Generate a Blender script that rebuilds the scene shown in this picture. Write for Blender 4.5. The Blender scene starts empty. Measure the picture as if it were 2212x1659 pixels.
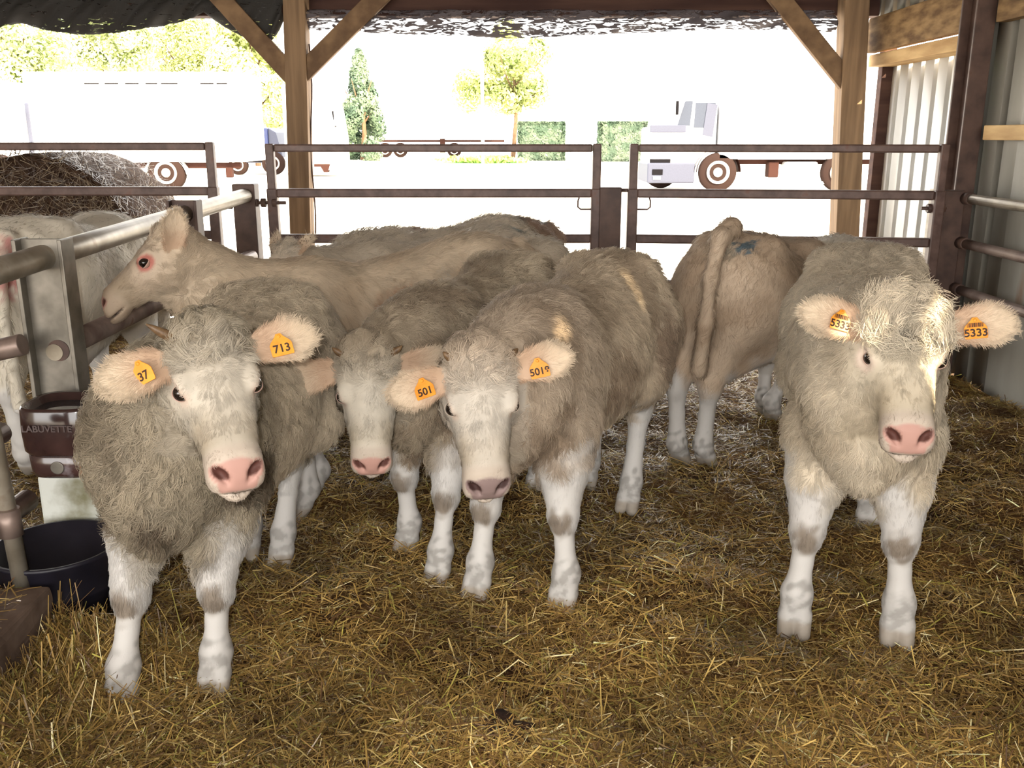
import bpy, bmesh, math, random
import numpy as np
from mathutils import Vector, Matrix

# ---------------------------------------------------------------- camera, sky, sun, flash, exposure
SC = bpy.context.scene
COL = SC.collection
F_PX, CAM_H, HORIZON_Y = 2000.0, 1.6, 292.0
TH = math.atan((829.5 - HORIZON_Y) / F_PX)
cam_data = bpy.data.cameras.new('camera')
cam_data.sensor_width = 36.0
cam_data.lens = F_PX / 2212.0 * 36.0
cam_data.clip_end = 500
cam = bpy.data.objects.new('camera', cam_data)
cam.location = (0, 0, CAM_H)
cam.rotation_euler = (math.pi / 2 - TH, 0, 0)
COL.objects.link(cam)
SC.camera = cam

SC.view_settings.view_transform = 'Standard'
SC.view_settings.look = 'None'
SC.view_settings.gamma = 1.0
SC.view_settings.use_curve_mapping = False
SC.view_settings.exposure = 0.2

world = bpy.data.worlds.new('sky')
SC.world = world
world.use_nodes = True
wn = world.node_tree.nodes
wn['Background'].inputs['Color'].default_value = (1.0, 0.98, 0.95, 1)
wn['Background'].inputs['Strength'].default_value = 7.2

SUN_AZ, SUN_EL = math.radians(35), math.radians(28)      # sun stands behind the camera to its right
SUN_D = np.array([-math.sin(SUN_AZ) * math.cos(SUN_EL), math.cos(SUN_AZ) * math.cos(SUN_EL), -math.sin(SUN_EL)])
sd = bpy.data.lights.new('sun', 'SUN')
sd.energy = 16.0
sd.angle = math.radians(0.6)
sd.color = (1.0, 0.85, 0.60)
sun = bpy.data.objects.new('sun', sd)
sun.rotation_euler = Vector(SUN_D).to_track_quat('-Z', 'Y').to_euler()
COL.objects.link(sun)

fd = bpy.data.lights.new('camera_flash', 'AREA')           # the camera's own flash, beside the lens
fd.shape = 'RECTANGLE'
fd.size, fd.size_y = 0.05, 0.03
fd.energy = 32.0
fd.color = (1.0, 0.97, 0.93)
flash = bpy.data.objects.new('camera_flash', fd)
flash.location = (-0.06, 0.0, CAM_H + 0.06)
flash.rotation_euler = (math.pi / 2 - TH, 0, 0)
COL.objects.link(flash)
SC.cycles.max_bounces = 6
SC.cycles.diffuse_bounces = 3
SC.cycles.transparent_max_bounces = 12

# ---------------------------------------------------------------- picture-to-place helpers
def ray(px, py):
    cx = (px - 1106) / F_PX
    cy = (829.5 - py) / F_PX
    return np.array([cx, math.cos(TH) + cy * math.sin(TH), -math.sin(TH) + cy * math.cos(TH)])

def G(px, py, z=0.0):
    d = ray(px, py)
    return np.array([0, 0, CAM_H]) + d * ((z - CAM_H) / d[2])

def P(px, py, Y):
    d = ray(px, py)
    return np.array([0, 0, CAM_H]) + d * (Y / d[1])

# ---------------------------------------------------------------- object helpers
def link(o, parent=None):
    COL.objects.link(o)
    if parent is not None:
        o.parent = parent
    return o

def tag(o, label=None, cat=None, group=None, kind=None):
    if label: o['label'] = label
    if cat: o['category'] = cat
    if group: o['group'] = group
    if kind: o['kind'] = kind
    return o

def empty(name, loc=(0, 0, 0), parent=None):
    o = bpy.data.objects.new(name, None)
    o.location = loc
    return link(o, parent)

class MB:
    """collects shapes and links them as one mesh object"""
    def __init__(self):
        self.bm = bmesh.new()
    def hexa(self, pts):
        v = [self.bm.verts.new(tuple(p)) for p in pts]
        for f in ((0, 3, 2, 1), (4, 5, 6, 7), (0, 1, 5, 4), (1, 2, 6, 5), (2, 3, 7, 6), (3, 0, 4, 7)):
            self.bm.faces.new([v[i] for i in f])
        return self
    def box(self, lo, hi):
        (a, b, c), (d, e, f) = lo, hi
        return self.hexa([(a, b, c), (d, b, c), (d, e, c), (a, e, c), (a, b, f), (d, b, f), (d, e, f), (a, e, f)])
    def bar(self, a, b, w, h, up=(0, 0, 1)):
        """rectangular bar from a to b; w across, h along up"""
        a, b = Vector(a), Vector(b)
        t = (b - a).normalized()
        u = Vector(up)
        s = t.cross(u)
        if s.length < 1e-4:
            s = t.cross(Vector((0, 1, 0)))
        s.normalize()
        u = s.cross(t).normalized()
        s, u = s * w / 2, u * h / 2
        return self.hexa([a - s - u, a + s - u, a + s + u, a - s + u, b - s - u, b + s - u, b + s + u, b - s + u])
    def tube(self, pts, r, n=14, cap=True):
        pts = [Vector(p) for p in pts]
        rs = r if isinstance(r, (list, tuple)) else [r] * len(pts)
        rings = []
        ref = None
        for i, p in enumerate(pts):
            t = (pts[min(i + 1, len(pts) - 1)] - pts[max(i - 1, 0)]).normalized()
            if ref is None:
                ref = t.orthogonal().normalized()
            s = (ref - t * ref.dot(t)).normalized()
            ref = s
            q = t.cross(s)
            rings.append([self.bm.verts.new(p + (s * math.cos(k * 2 * math.pi / n) + q * math.sin(k * 2 * math.pi / n)) * rs[i]) for k in range(n)])
        for A, B in zip(rings, rings[1:]):
            for k in range(n):
                self.bm.faces.new((A[k], A[(k + 1) % n], B[(k + 1) % n], B[k])).smooth = True
        if cap:
            self.bm.faces.new(rings[0][::-1])
            self.bm.faces.new(rings[-1])
        return self
    def lathe(self, prof, origin=(0, 0, 0), axis='z', n=40):
        """prof: list of (radius, height)"""
        o = Vector(origin)
        def pt(r, h, k):
            c, s = math.cos(k * 2 * math.pi / n) * r, math.sin(k * 2 * math.pi / n) * r
            return o + (Vector((c, s, h)) if axis == 'z' else Vector((c, h, s)) if axis == 'y' else Vector((h, c, s)))
        rings = [[self.bm.verts.new(pt(r, h, k)) for k in range(n)] for r, h in prof]
        for A, B in zip(rings, rings[1:]):
            for k in range(n):
                self.bm.faces.new((A[k], A[(k + 1) % n], B[(k + 1) % n], B[k])).smooth = True
        for R in (rings[0], rings[-1]):
            try: self.bm.faces.new(R)
            except ValueError: pass
        return self
    def prism(self, poly, ext):
        """poly: 3D points of one face, ext: extrusion vector"""
        e = Vector(ext)
        A = [self.bm.verts.new(tuple(p)) for p in poly]
        B = [self.bm.verts.new(Vector(tuple(p)) + e) for p in poly]
        self.bm.faces.new(A[::-1]); self.bm.faces.new(B)
        n = len(A)
        for k in range(n):
            self.bm.faces.new((A[k], A[(k + 1) % n], B[(k + 1) % n], B[k]))
        return self
    def build(self, name, mat, parent=None, bevel=0.0, seg=2):
        bmesh.ops.recalc_face_normals(self.bm, faces=self.bm.faces)
        me = bpy.data.meshes.new(name)
        self.bm.to_mesh(me); self.bm.free()
        me.materials.append(mat)
        o = bpy.data.objects.new(name, me)
        link(o, parent)
        if bevel:
            m = o.modifiers.new('bevel', 'BEVEL'); m.width = bevel; m.segments = seg; m.limit_method = 'ANGLE'
        return o

def np_mesh(name, verts, faces, mat, parent=None, smooth=True, colors=None):
    """verts (N,3), faces (M,k) arrays; colors (N,3) linear"""
    me = bpy.data.meshes.new(name)
    nv, nf, k = len(verts), len(faces), faces.shape[1]
    me.vertices.add(nv)
    me.vertices.foreach_set('co', np.asarray(verts, np.float32).ravel())
    me.loops.add(nf * k)
    me.loops.foreach_set('vertex_index', np.asarray(faces, np.int32).ravel())
    me.polygons.add(nf)
    me.polygons.foreach_set('loop_start', np.arange(0, nf * k, k, dtype=np.int32))
    me.polygons.foreach_set('loop_total', np.full(nf, k, np.int32))
    me.update(calc_edges=True)
    if smooth:
        me.polygons.foreach_set('use_smooth', np.ones(nf, bool))
    if colors is not None:
        a = me.attributes.new('col', 'FLOAT_COLOR', 'POINT')
        c = np.ones((nv, 4), np.float32); c[:, :3] = colors
        a.data.foreach_set('color', c.ravel())
    me.materials.append(mat)
    o = bpy.data.objects.new(name, me)
    return link(o, parent)

# ---------------------------------------------------------------- materials
def lin(r, g, b):
    f = lambda c: (c / 255 / 12.92) if c / 255 <= 0.04045 else ((c / 255 + 0.055) / 1.055) ** 2.4
    return (f(r), f(g), f(b))

def mat_base(name):
    m = bpy.data.materials.new(name)
    m.use_nodes = True
    nt = m.node_tree
    return m, nt, nt.nodes['Principled BSDF']

def noise_mat(name, c1, c2, scale=5.0, rough=0.6, metal=0.0, stretch=(1, 1, 1), bump=0.0, detail=6, c3=None, spec=0.4, ramp=(0.35, 0.65)):
    m, nt, bs = mat_base(name)
    tc = nt.nodes.new('ShaderNodeTexCoord')
    mp = nt.nodes.new('ShaderNodeMapping'); mp.inputs['Scale'].default_value = stretch
    nz = nt.nodes.new('ShaderNodeTexNoise'); nz.inputs['Scale'].default_value = scale; nz.inputs['Detail'].default_value = detail
    cr = nt.nodes.new('ShaderNodeValToRGB')
    cr.color_ramp.elements[0].position, cr.color_ramp.elements[1].position = ramp
    cr.color_ramp.elements[0].color = (*c1, 1); cr.color_ramp.elements[1].color = (*c2, 1)
    if c3 is not None:
        e = cr.color_ramp.elements.new(min(0.98, ramp[1] + 0.14)); e.color = (*c3, 1)
    nt.links.new(tc.outputs['Object'], mp.inputs[0]); nt.links.new(mp.outputs[0], nz.inputs['Vector'])
    nt.links.new(nz.outputs['Fac'], cr.inputs[0]); nt.links.new(cr.outputs[0], bs.inputs['Base Color'])
    bs.inputs['Roughness'].default_value = rough; bs.inputs['Metallic'].default_value = metal
    bs.inputs['Specular IOR Level'].default_value = spec
    if bump:
        bp = nt.nodes.new('ShaderNodeBump'); bp.inputs['Strength'].default_value = bump; bp.inputs['Distance'].default_value = 0.01
        nt.links.new(nz.outputs['Fac'], bp.inputs['Height']); nt.links.new(bp.outputs[0], bs.inputs['Normal'])
    return m

def plain(name, c, rough=0.5, metal=0.0, spec=0.4):
    """a flat paint with a faint grain"""
    return noise_mat(name, tuple(x * 0.92 for x in c), c, 30, rough, metal, spec=spec)

def attr_mat(name, rough=0.7, spec=0.2, noise=0.0, trans=0.0):
    m, nt, bs = mat_base(name)
    a = nt.nodes.new('ShaderNodeAttribute'); a.attribute_name = 'col'
    bs.inputs['Roughness'].default_value = rough
    bs.inputs['Specular IOR Level'].default_value = spec
    nt.links.new(a.outputs['Color'], bs.inputs['Base Color'])
    if trans:
        tr = nt.nodes.new('ShaderNodeBsdfTranslucent'); mx = nt.nodes.new('ShaderNodeMixShader')
        nt.links.new(a.outputs['Color'], tr.inputs['Color'])
        mx.inputs[0].default_value = trans
        nt.links.new(bs.outputs[0], mx.inputs[1]); nt.links.new(tr.outputs[0], mx.inputs[2])
        nt.links.new(mx.outputs[0], nt.nodes['Material Output'].inputs['Surface'])
    return m

M = {}
M['skin'] = attr_mat('calf_skin', 0.6, 0.25)
def hair_mat():
    m, nt, bs = mat_base('calf_hair')
    a = nt.nodes.new('ShaderNodeAttribute'); a.attribute_name = 'col'
    n = nt.nodes.new('ShaderNodeAttribute'); n.attribute_name = 'nrm'
    vt = nt.nodes.new('ShaderNodeVectorTransform'); vt.vector_type = 'NORMAL'; vt.convert_from = 'OBJECT'; vt.convert_to = 'WORLD'
    geo = nt.nodes.new('ShaderNodeNewGeometry')
    mx = nt.nodes.new('ShaderNodeMix'); mx.data_type = 'VECTOR'; mx.inputs[0].default_value = 0.42
    nm = nt.nodes.new('ShaderNodeVectorMath'); nm.operation = 'NORMALIZE'
    nt.links.new(n.outputs['Vector'], vt.inputs[0]); nt.links.new(vt.outputs[0], mx.inputs[4])
    nt.links.new(geo.outputs['Normal'], mx.inputs[5]); nt.links.new(mx.outputs[1], nm.inputs[0])
    nt.links.new(nm.outputs[0], bs.inputs['Normal'])
    nt.links.new(a.outputs['Color'], bs.inputs['Base Color'])
    bs.inputs['Roughness'].default_value = 0.55
    bs.inputs['Specular IOR Level'].default_value = 0.15
    tr = nt.nodes.new('ShaderNodeBsdfTranslucent'); ms = nt.nodes.new('ShaderNodeMixShader'); ms.inputs[0].default_value = 0.12
    nt.links.new(a.outputs['Color'], tr.inputs['Color'])
    nt.links.new(bs.outputs[0], ms.inputs[1]); nt.links.new(tr.outputs[0], ms.inputs[2])
    nt.links.new(ms.outputs[0], nt.nodes['Material Output'].inputs['Surface'])
    return m
M['hair'] = hair_mat()
M['eye'] = plain('eye', (0.012, 0.008, 0.006), 0.05, spec=0.8)
M['eye_white'] = plain('eye_white', lin(200, 190, 185), 0.15)
M['lid'] = plain('eyelid', lin(200, 164, 148), 0.5)
M['lid_pale'] = plain('eyelid_pale', lin(206, 188, 170), 0.5)
M['tag'] = noise_mat('ear_tag_plastic', lin(228, 138, 38), lin(240, 156, 50), 40, 0.4)
M['ink'] = plain('tag_ink', lin(52, 30, 16), 0.6)
M['horn'] = noise_mat('horn', lin(84, 64, 44), lin(120, 94, 66), 60, 0.5)
# ---------------------------------------------------------------- animals: one continuous body grown from a distance field
class Field:
    def __init__(s, lo, hi, h):
        s.lo = np.array(lo, float); s.h = h
        s.n = np.ceil((np.array(hi) - s.lo) / h).astype(int) + 1
        s.F = np.full(s.n, 0.25, np.float32)
    def _win(s, lo, hi):
        a = np.clip(np.floor((np.array(lo) - s.lo) / s.h).astype(int), 0, s.n)
        b = np.clip(np.ceil((np.array(hi) - s.lo) / s.h).astype(int) + 1, 0, s.n)
        if (b <= a).any(): return None
        ax = [(np.arange(a[i], b[i]) * s.h + s.lo[i]).astype(np.float32) for i in range(3)]
        return tuple(slice(a[i], b[i]) for i in range(3)), (ax[0][:, None, None], ax[1][None, :, None], ax[2][None, None, :])
    def add(s, fn, lo, hi, k, sub=False):
        m = k + 3 * s.h
        w = s._win(np.array(lo) - m, np.array(hi) + m)
        if w is None: return
        sl, (X, Y, Z) = w
        d = fn(X, Y, Z); A = s.F[sl]
        if sub:
            d = -d
            hh = np.maximum(k - np.abs(A - d), 0)
            s.F[sl] = np.maximum(A, d) + hh * hh / (4 * k)
        else:
            hh = np.maximum(k - np.abs(A - d), 0)
            s.F[sl] = np.minimum(A, d) - hh * hh / (4 * k)
    def cone(s, a, b, ra, rb, k=0.04, side=None, sc=1.0, sub=False):
        a, b = np.array(a, float), np.array(b, float)
        ba = b - a; L2 = max(ba @ ba, 1e-8); r = max(ra, rb) * max(1, sc)
        def fn(X, Y, Z):
            x, y, z = X - a[0], Y - a[1], Z - a[2]
            t = np.clip((x * ba[0] + y * ba[1] + z * ba[2]) / L2, 0, 1)
            vx, vy, vz = x - t * ba[0], y - t * ba[1], z - t * ba[2]
            q = vx * vx + vy * vy + vz * vz
            if side is not None:
                vs = vx * side[0] + vy * side[1] + vz * side[2]
                q = q + (1 / sc ** 2 - 1) * vs * vs
            return (np.sqrt(np.maximum(q, 0)) - (ra + (rb - ra) * t)) * min(1, sc)
        s.add(fn, np.minimum(a, b) - r, np.maximum(a, b) + r, k, sub)
    def ell(s, c, r, k=0.04, R=None, sub=False):
        c, r = np.array(c, float), np.array(r, float)
        R = np.eye(3) if R is None else np.array(R)      # rows: local axes
        m = r.max()
        def fn(X, Y, Z):
            x, y, z = X - c[0], Y - c[1], Z - c[2]
            q = [x * R[i, 0] + y * R[i, 1] + z * R[i, 2] for i in range(3)]
            k0 = np.sqrt(sum((q[i] / r[i]) ** 2 for i in range(3)))
            k1 = np.sqrt(sum((q[i] / r[i] ** 2) ** 2 for i in range(3))) + 1e-9
            return k0 * (k0 - 1) / k1
        s.add(fn, c - m, c + m, k, sub)
    def mesh(s, smooth=2):
        F = s.F; n = s.n
        neg = F < 0
        c = [neg[i:n[0] - 1 + i, j:n[1] - 1 + j, k:n[2] - 1 + k] for i in (0, 1) for j in (0, 1) for k in (0, 1)]
        cnt = sum(x.astype(np.int8) for x in c)
        act = (cnt > 0) & (cnt < 8)
        I = np.argwhere(act)
        ids = np.full(act.shape, -1, np.int32); ids[act] = np.arange(len(I))
        off = np.array([(i, j, k) for i in (0, 1) for j in (0, 1) for k in (0, 1)])
        vals = np.stack([F[I[:, 0] + o[0], I[:, 1] + o[1], I[:, 2] + o[2]] for o in off], 1)
        acc = np.zeros((len(I), 3)); num = np.zeros(len(I))
        for a in range(8):
            for b in range(a + 1, 8):
                if abs(off[a] - off[b]).sum() != 1: continue
                va, vb = vals[:, a], vals[:, b]
                m = (va < 0) != (vb < 0)
                t = va[m] / (va[m] - vb[m])
                acc[m] += off[a] + t[:, None] * (off[b] - off[a]); num[m] += 1
        V = (I + acc / num[:, None]) * s.h + s.lo
        Q = []
        for ax in range(3):
            sl0 = [slice(None)] * 3; sl1 = [slice(None)] * 3
            sl0[ax] = slice(0, n[ax] - 1); sl1[ax] = slice(1, n[ax])
            A, B = neg[tuple(sl0)], neg[tuple(sl1)]
            E = np.argwhere(A != B)
            o1, o2 = (ax + 1) % 3, (ax + 2) % 3
            E = E[(E[:, o1] > 0) & (E[:, o2] > 0) & (E[:, o1] < n[o1] - 1) & (E[:, o2] < n[o2] - 1)]
            def cid(d1, d2):
                e = E.copy(); e[:, o1] -= d1; e[:, o2] -= d2
                return ids[e[:, 0], e[:, 1], e[:, 2]]
            q = np.stack([cid(1, 1), cid(0, 1), cid(0, 0), cid(1, 0)], 1)
            fl = ~A[E[:, 0], E[:, 1], E[:, 2]]
            q[fl] = q[fl][:, ::-1]
            Q.append(q)
        Q = np.concatenate(Q)
        Q = Q[(Q >= 0).all(1)]
        N = len(V)
        src = np.concatenate([Q[:, [0, 1, 2, 3]].ravel(), Q[:, [1, 2, 3, 0]].ravel()])
        dst = np.concatenate([Q[:, [1, 2, 3, 0]].ravel(), Q[:, [0, 1, 2, 3]].ravel()])
        deg = np.maximum(np.bincount(src, minlength=N), 1)
        for _ in range(smooth):
            avg = np.stack([np.bincount(src, V[dst, i], N) for i in range(3)], 1) / deg[:, None]
            V = V * 0.4 + avg * 0.6
        return V, Q

def vnormals(V, Q):
    fn = np.cross(V[Q[:, 2]] - V[Q[:, 0]], V[Q[:, 3]] - V[Q[:, 1]])
    N = np.stack([np.bincount(Q.ravel(), np.repeat(fn[:, i], 4), len(V)) for i in range(3)], 1)
    return N / (np.linalg.norm(N, axis=1, keepdims=True) + 1e-12)

def smooth_noise(p, wl, seed, n=10):
    r = np.random.RandomState(seed)
    d = r.normal(size=(n, 3)); d /= np.linalg.norm(d, axis=1, keepdims=True)
    kv = d * (2 * math.pi / wl) * r.uniform(0.6, 1.6, (n, 1))
    return np.sin(p @ kv.T + r.uniform(0, 6.28, n)).sum(1) / math.sqrt(n / 2)

def nrm(v):
    v = np.asarray(v, float)
    return v / (np.linalg.norm(v, axis=-1, keepdims=True) + 1e-12)

def sstep(a, b, x):
    t = np.clip((x - a) / (b - a), 0, 1)
    return t * t * (3 - 2 * t)

def mixc(c, col, w):
    return c + (np.array(col) - c) * w[:, None]

# head outline: u from poll to nose, half width, top, bottom, squareness
HU = np.array([-0.05, -0.02, 0.02, 0.07, 0.12, 0.165, 0.21, 0.26, 0.31, 0.355, 0.395, 0.43, 0.455, 0.47])
HW = np.array([0.060, 0.092, 0.110, 0.118, 0.118, 0.113, 0.101, 0.090, 0.081, 0.077, 0.080, 0.081, 0.073, 0.050])
HT = np.array([0.000, 0.040, 0.060, 0.068, 0.068, 0.062, 0.054, 0.047, 0.043, 0.042, 0.040, 0.020, -0.006, -0.036])
HB = np.array([-0.06, -0.11, -0.145, -0.172, -0.182, -0.178, -0.160, -0.136, -0.116, -0.106, -0.102, -0.098, -0.090, -0.066])
TX = np.array([0.66, 0.60, 0.48, 0.34, 0.14, -0.10, -0.30, -0.46, -0.58, -0.66, -0.69])
TT = np.array([0.88, 0.97, 1.05, 1.095, 1.09, 1.115, 1.165, 1.175, 1.135, 1.06, 0.98])
TB = np.array([0.76, 0.66, 0.57, 0.525, 0.51, 0.505, 0.55, 0.63, 0.72, 0.80, 0.86])
TW = np.array([0.07, 0.14, 0.205, 0.24, 0.275, 0.30, 0.285, 0.265, 0.225, 0.165, 0.08])

def cow(spec):
    S = spec.get('scale', 1.0)
    wid = spec.get('width', 1.0)
    h = spec.get('voxel', 0.0065)
    SX = S * spec.get('length', 1.0)
    seed = spec.get('seed', 1)
    fwd = nrm(np.array([*spec['fwd'], 0.0])[:3])
    ang = math.atan2(fwd[1], fwd[0])
    root = np.array([*spec['at'], -0.016])          # hooves sunk a little into the litter
    ca, sa = math.cos(ang), math.sin(ang)
    Rw = np.array([[ca, sa, 0], [-sa, ca, 0], [0, 0, 1]])      # world -> local
    L = lambda p: Rw @ (np.asarray(p, float) - root)
    # --- head frame in local space
    if 'poll' in spec:
        poll, nose = L(spec['poll']), L(spec['nose'])
    else:
        hl = spec.get('head_low', 0)
        poll, nose = np.array([0.93 * SX, spec.get('turn', 0), (1.10 - hl) * S]), np.array([1.20 * SX, spec.get('turn', 0) * 1.5, (0.74 - hl) * S])
    hu = nrm(nose - poll)
    HS = np.linalg.norm(nose - poll) / 0.46
    up0 = np.array([0, 0, 1.0]) + nrm(np.array([hu[0], hu[1], 0])) * 0.6
    hv = nrm(np.cross(up0, hu)); hw = np.cross(hu, hv)
    rr = math.radians(spec.get('roll', 0))
    hv, hw = hv * math.cos(rr) + hw * math.sin(rr), hw * math.cos(rr) - hv * math.sin(rr)
    HWID = spec.get('head_width', 1.0)
    HR = np.stack([hu, hv, hw])
    H2L = lambda q: poll + (np.asarray(q, float) * HS) @ HR
    def headc(X, Y, Z):
        x, y, z = X - poll[0], Y - poll[1], Z - poll[2]
        return [(x * HR[i, 0] + y * HR[i, 1] + z * HR[i, 2]) / HS for i in range(3)]
    feet = {}
    std = {'FL': (0.48, 0.15), 'FR': (0.48, -0.15), 'HL': (-0.47, 0.14), 'HR': (-0.47, -0.14)}
    for kx, (fx, fy) in std.items():
        if kx in spec.get('feet', {}):
            q = L([*spec['feet'][kx], root[2]])
        else:
            q = np.array([fx * SX, fy * S * wid, 0.0])
        feet[kx] = q
    pts = [H2L((0.2, 0.28, 0)), H2L((0.2, -0.28, 0)), H2L((0.5, 0, 0)), H2L((-0.1, 0, 0.12)), H2L((0.1, 0, -.25)), H2L((0.1, .33, -.0)), H2L((0.1, -.33, -.0))] + [feet[k] for k in feet]
    pts = np.array(pts + [[-0.85 * SX, -0.36 * S * wid, 0], [0.7 * SX, 0.36 * S * wid, 1.25 * S]])
    lo, hi = pts.min(0) - 0.06, pts.max(0) + 0.06
    lo[2] = -0.05
    fl = Field(lo, hi, h)
    # --- torso
    tx, tt, tb, tw = TX * SX, TT * S - spec.get('dip', 0) * np.exp(-((TX - 0.2) / 0.3) ** 2), TB * S, TW * S * wid
    if 'belly' in spec: tb = tb - spec['belly'] * np.exp(-((TX + 0.05) / 0.3) ** 2)
    def torso(X, Y, Z):
        x = np.clip(X, tx[-1], tx[0])
        sp = lambda v: np.interp(x.ravel(), tx[::-1], v[::-1]).reshape(x.shape).astype(np.float32)
        t, b, w = sp(tt), sp(tb), sp(tw)
        c, hz = (t + b) / 2, (t - b) / 2
        p = 2.35
        zn = np.clip((Z - c) / hz, -1, 1)
        q = (np.abs(Y / (w * np.where(zn > 0, 1 - 0.20 * zn * zn, 1 - 0.10 * zn * zn))) ** p + np.abs((Z - c) / hz) ** p) ** (1 / p)
        d = (q - 1) * np.minimum(w, hz)
        ex = np.abs(X - x)
        return np.where(ex > 0, np.sqrt(np.maximum(d, 0) ** 2 + ex ** 2), d)
    fl.add(torso, (-0.72 * SX, -0.33 * S * wid, 0.45 * S), (0.68 * SX, 0.33 * S * wid, 1.2 * S), 0.05 * S)
    for sgn in (1, -1):
        y = lambda v: sgn * v * S * wid
        fl.ell((-0.42 * SX, y(0.135), 0.86 * S), (0.24 * S, 0.15 * S * wid, 0.27 * S), 0.07 * S)
        fl.ell((-0.40 * SX, y(0.16), 1.10 * S), (0.07 * S, 0.06 * S, 0.05 * S), 0.07 * S)
        fl.ell((0.36 * SX, y(0.115), 0.80 * S), (0.17 * S, 0.115 * S * wid, 0.27 * S), 0.07 * S)
        fl.ell((0.56 * SX, y(0.08), 0.78 * S), (0.10 * S, 0.11 * S * wid, 0.13 * S), 0.07 * S)
    # --- neck
    nb = H2L((0.045, 0, -0.075))
    dz = spec.get('dip', 0)
    A = np.array([0.34 * SX, 0, 0.905 * S - dz]); B = np.array([0.53 * SX, 0, 0.89 * S - dz])
    mid = (B + nb) / 2 + np.array([0.04 * S, 0, spec.get('crest', 0.0)])
    nw = spec.get('neck', 1.0)
    side = np.array([0, 1.0, 0])
    fl.cone(A, B, 0.215 * S, 0.205 * S * nw, 0.08 * S, side, 0.86)
    fl.cone(B, mid, 0.200 * S * nw, 0.140 * S * nw, 0.07 * S, side, 0.78)
    fl.cone(mid, nb, 0.138 * S * nw, 0.098 * S * nw, 0.05 * S, side, 0.82)
    thr = H2L((0.12, 0, -0.13))
    br = np.array([0.57 * SX, 0, 0.70 * S])
    dl = spec.get('dewlap', 1.0)
    fl.cone(br, thr, 0.105 * S * dl, 0.055 * S * dl, 0.09 * S, side, 1 / dl)
    fl.ell((0.60 * SX, 0, 0.645 * S), (0.085 * S, 0.065 * S, 0.10 * S), 0.07 * S)
    # --- legs
    KN, FT = {}, {}
    ls = S * spec.get('legs', 1.10)
    for kx in ('FL', 'FR'):
        sgn = 1 if kx == 'FL' else -1
        f = feet[kx]
        el = np.array([0.40 * SX, sgn * 0.145 * S * wid, 0.66 * S])
        zk = 0.335 * S
        kn = np.array([el[0] * 0.45 + f[0] * 0.55 + 0.015, el[1] * 0.42 + f[1] * 0.58, zk])
        ft = np.array([f[0] - 0.012, f[1], 0.125 * S])
        fl.cone(el, (el + kn) / 2 + [0, 0, 0.02], 0.110 * ls, 0.080 * ls, 0.06 * S)
        fl.cone((el + kn) / 2 + [0, 0, 0.02], kn + [0, 0, 0.03], 0.080 * ls, 0.052 * ls, 0.03 * S)
        fl.ell(kn, (0.050 * ls, 0.048 * ls, 0.060 * ls), 0.02 * S)
        md_ = kn * 0.55 + ft * 0.45
        fl.cone(kn, md_, 0.040 * ls, 0.0295 * ls, 0.02 * S)
        fl.cone(md_, ft, 0.0295 * ls, 0.044 * ls, 0.02 * S)
        KN[kx], FT[kx] = kn, ft
    for kx in ('HL', 'HR'):
        sgn = 1 if kx == 'HL' else -1
        f = feet[kx]
        st = np.array([-0.30 * SX, sgn * 0.18 * S * wid, 0.70 * S])
        hk = np.array([f[0] - 0.10 * S, (f[1] * 0.7 + sgn * 0.12 * S * wid * 0.3), 0.45 * S])
        ft = np.array([f[0] - 0.02, f[1], 0.125 * S])
        fl.cone([-0.44 * SX, sgn * 0.15 * S * wid, 0.85 * S], st, 0.17 * S, 0.115 * S, 0.08 * S)
        fl.cone(st, hk + [0.03 * S, 0, 0.06 * S], 0.125 * ls, 0.062 * ls, 0.06 * S)
        fl.cone([-0.56 * SX, sgn * 0.13 * S * wid, 0.80 * S], hk + [0, 0, 0.05 * S], 0.105 * S, 0.040 * ls, 0.07 * S)
        fl.ell(hk, (0.056 * ls, 0.046 * ls, 0.066 * ls), 0.03 * S)
        fl.cone(hk, (hk + ft) / 2, 0.045 * ls, 0.033 * ls, 0.03 * S)
        fl.cone((hk + ft) / 2, ft, 0.033 * ls, 0.045 * ls, 0.02 * S)
        KN[kx], FT[kx] = hk, ft
    for kx in feet:
        f, ft = feet[kx], FT[kx]
        fl.ell(ft, (0.046 * ls, 0.045 * ls, 0.05 * ls), 0.02)
        for sg in (1, -1):
            a = np.array([f[0] + 0.012 * S, f[1] + sg * 0.019 * ls, 0.062 * S])
            fl.cone(ft, a, 0.036 * ls, 0.029 * ls, 0.018)
            fl.cone(a, [f[0] + 0.045 * S, f[1] + sg * 0.025 * ls, 0.012], 0.031 * ls, 0.024 * ls, 0.006)
    # --- tail
    tl = [np.array([a * SX, 0, b * S]) for a, b in ((-0.64, 1.09), (-0.72, 1.03), (-0.755, 0.85), (-0.735, 0.60), (-0.72, 0.40))]
    if 'tail' in spec: tl = [L(p) for p in spec['tail']]
    tr = [0.05, 0.034, 0.026, 0.024, 0.03]
    tr = spec.get('tail_r', tr)
    for i in range(len(tl) - 1):
        fl.cone(tl[i], tl[i + 1], tr[i] * S, tr[i + 1] * S, 0.03 * S)
    # --- head
    def head(X, Y, Z):
        u, v, w = headc(X, Y, Z)
        uc = np.clip(u, HU[0], HU[-1])
        sp = lambda q: np.interp(uc.ravel(), HU, q).reshape(uc.shape).astype(np.float32)
        W, T, Bm = sp(HW) * HWID, sp(HT), sp(HB)
        c, hz = (T + Bm) / 2, (T - Bm) / 2
        wn = (w - c) / hz
        W2 = W * np.where(wn < 0, 1 - 0.22 * np.clip(-wn, 0, 1) * sstep(0.40, 0.30, u), 1)   # the jaw is narrower than the brow
        p = 2.5
        q = (np.abs(v / W2) ** p + np.abs(wn) ** p) ** (1 / p)
        d = (q - 1) * np.minimum(W, hz)
        ex = np.abs(u - uc)
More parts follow.
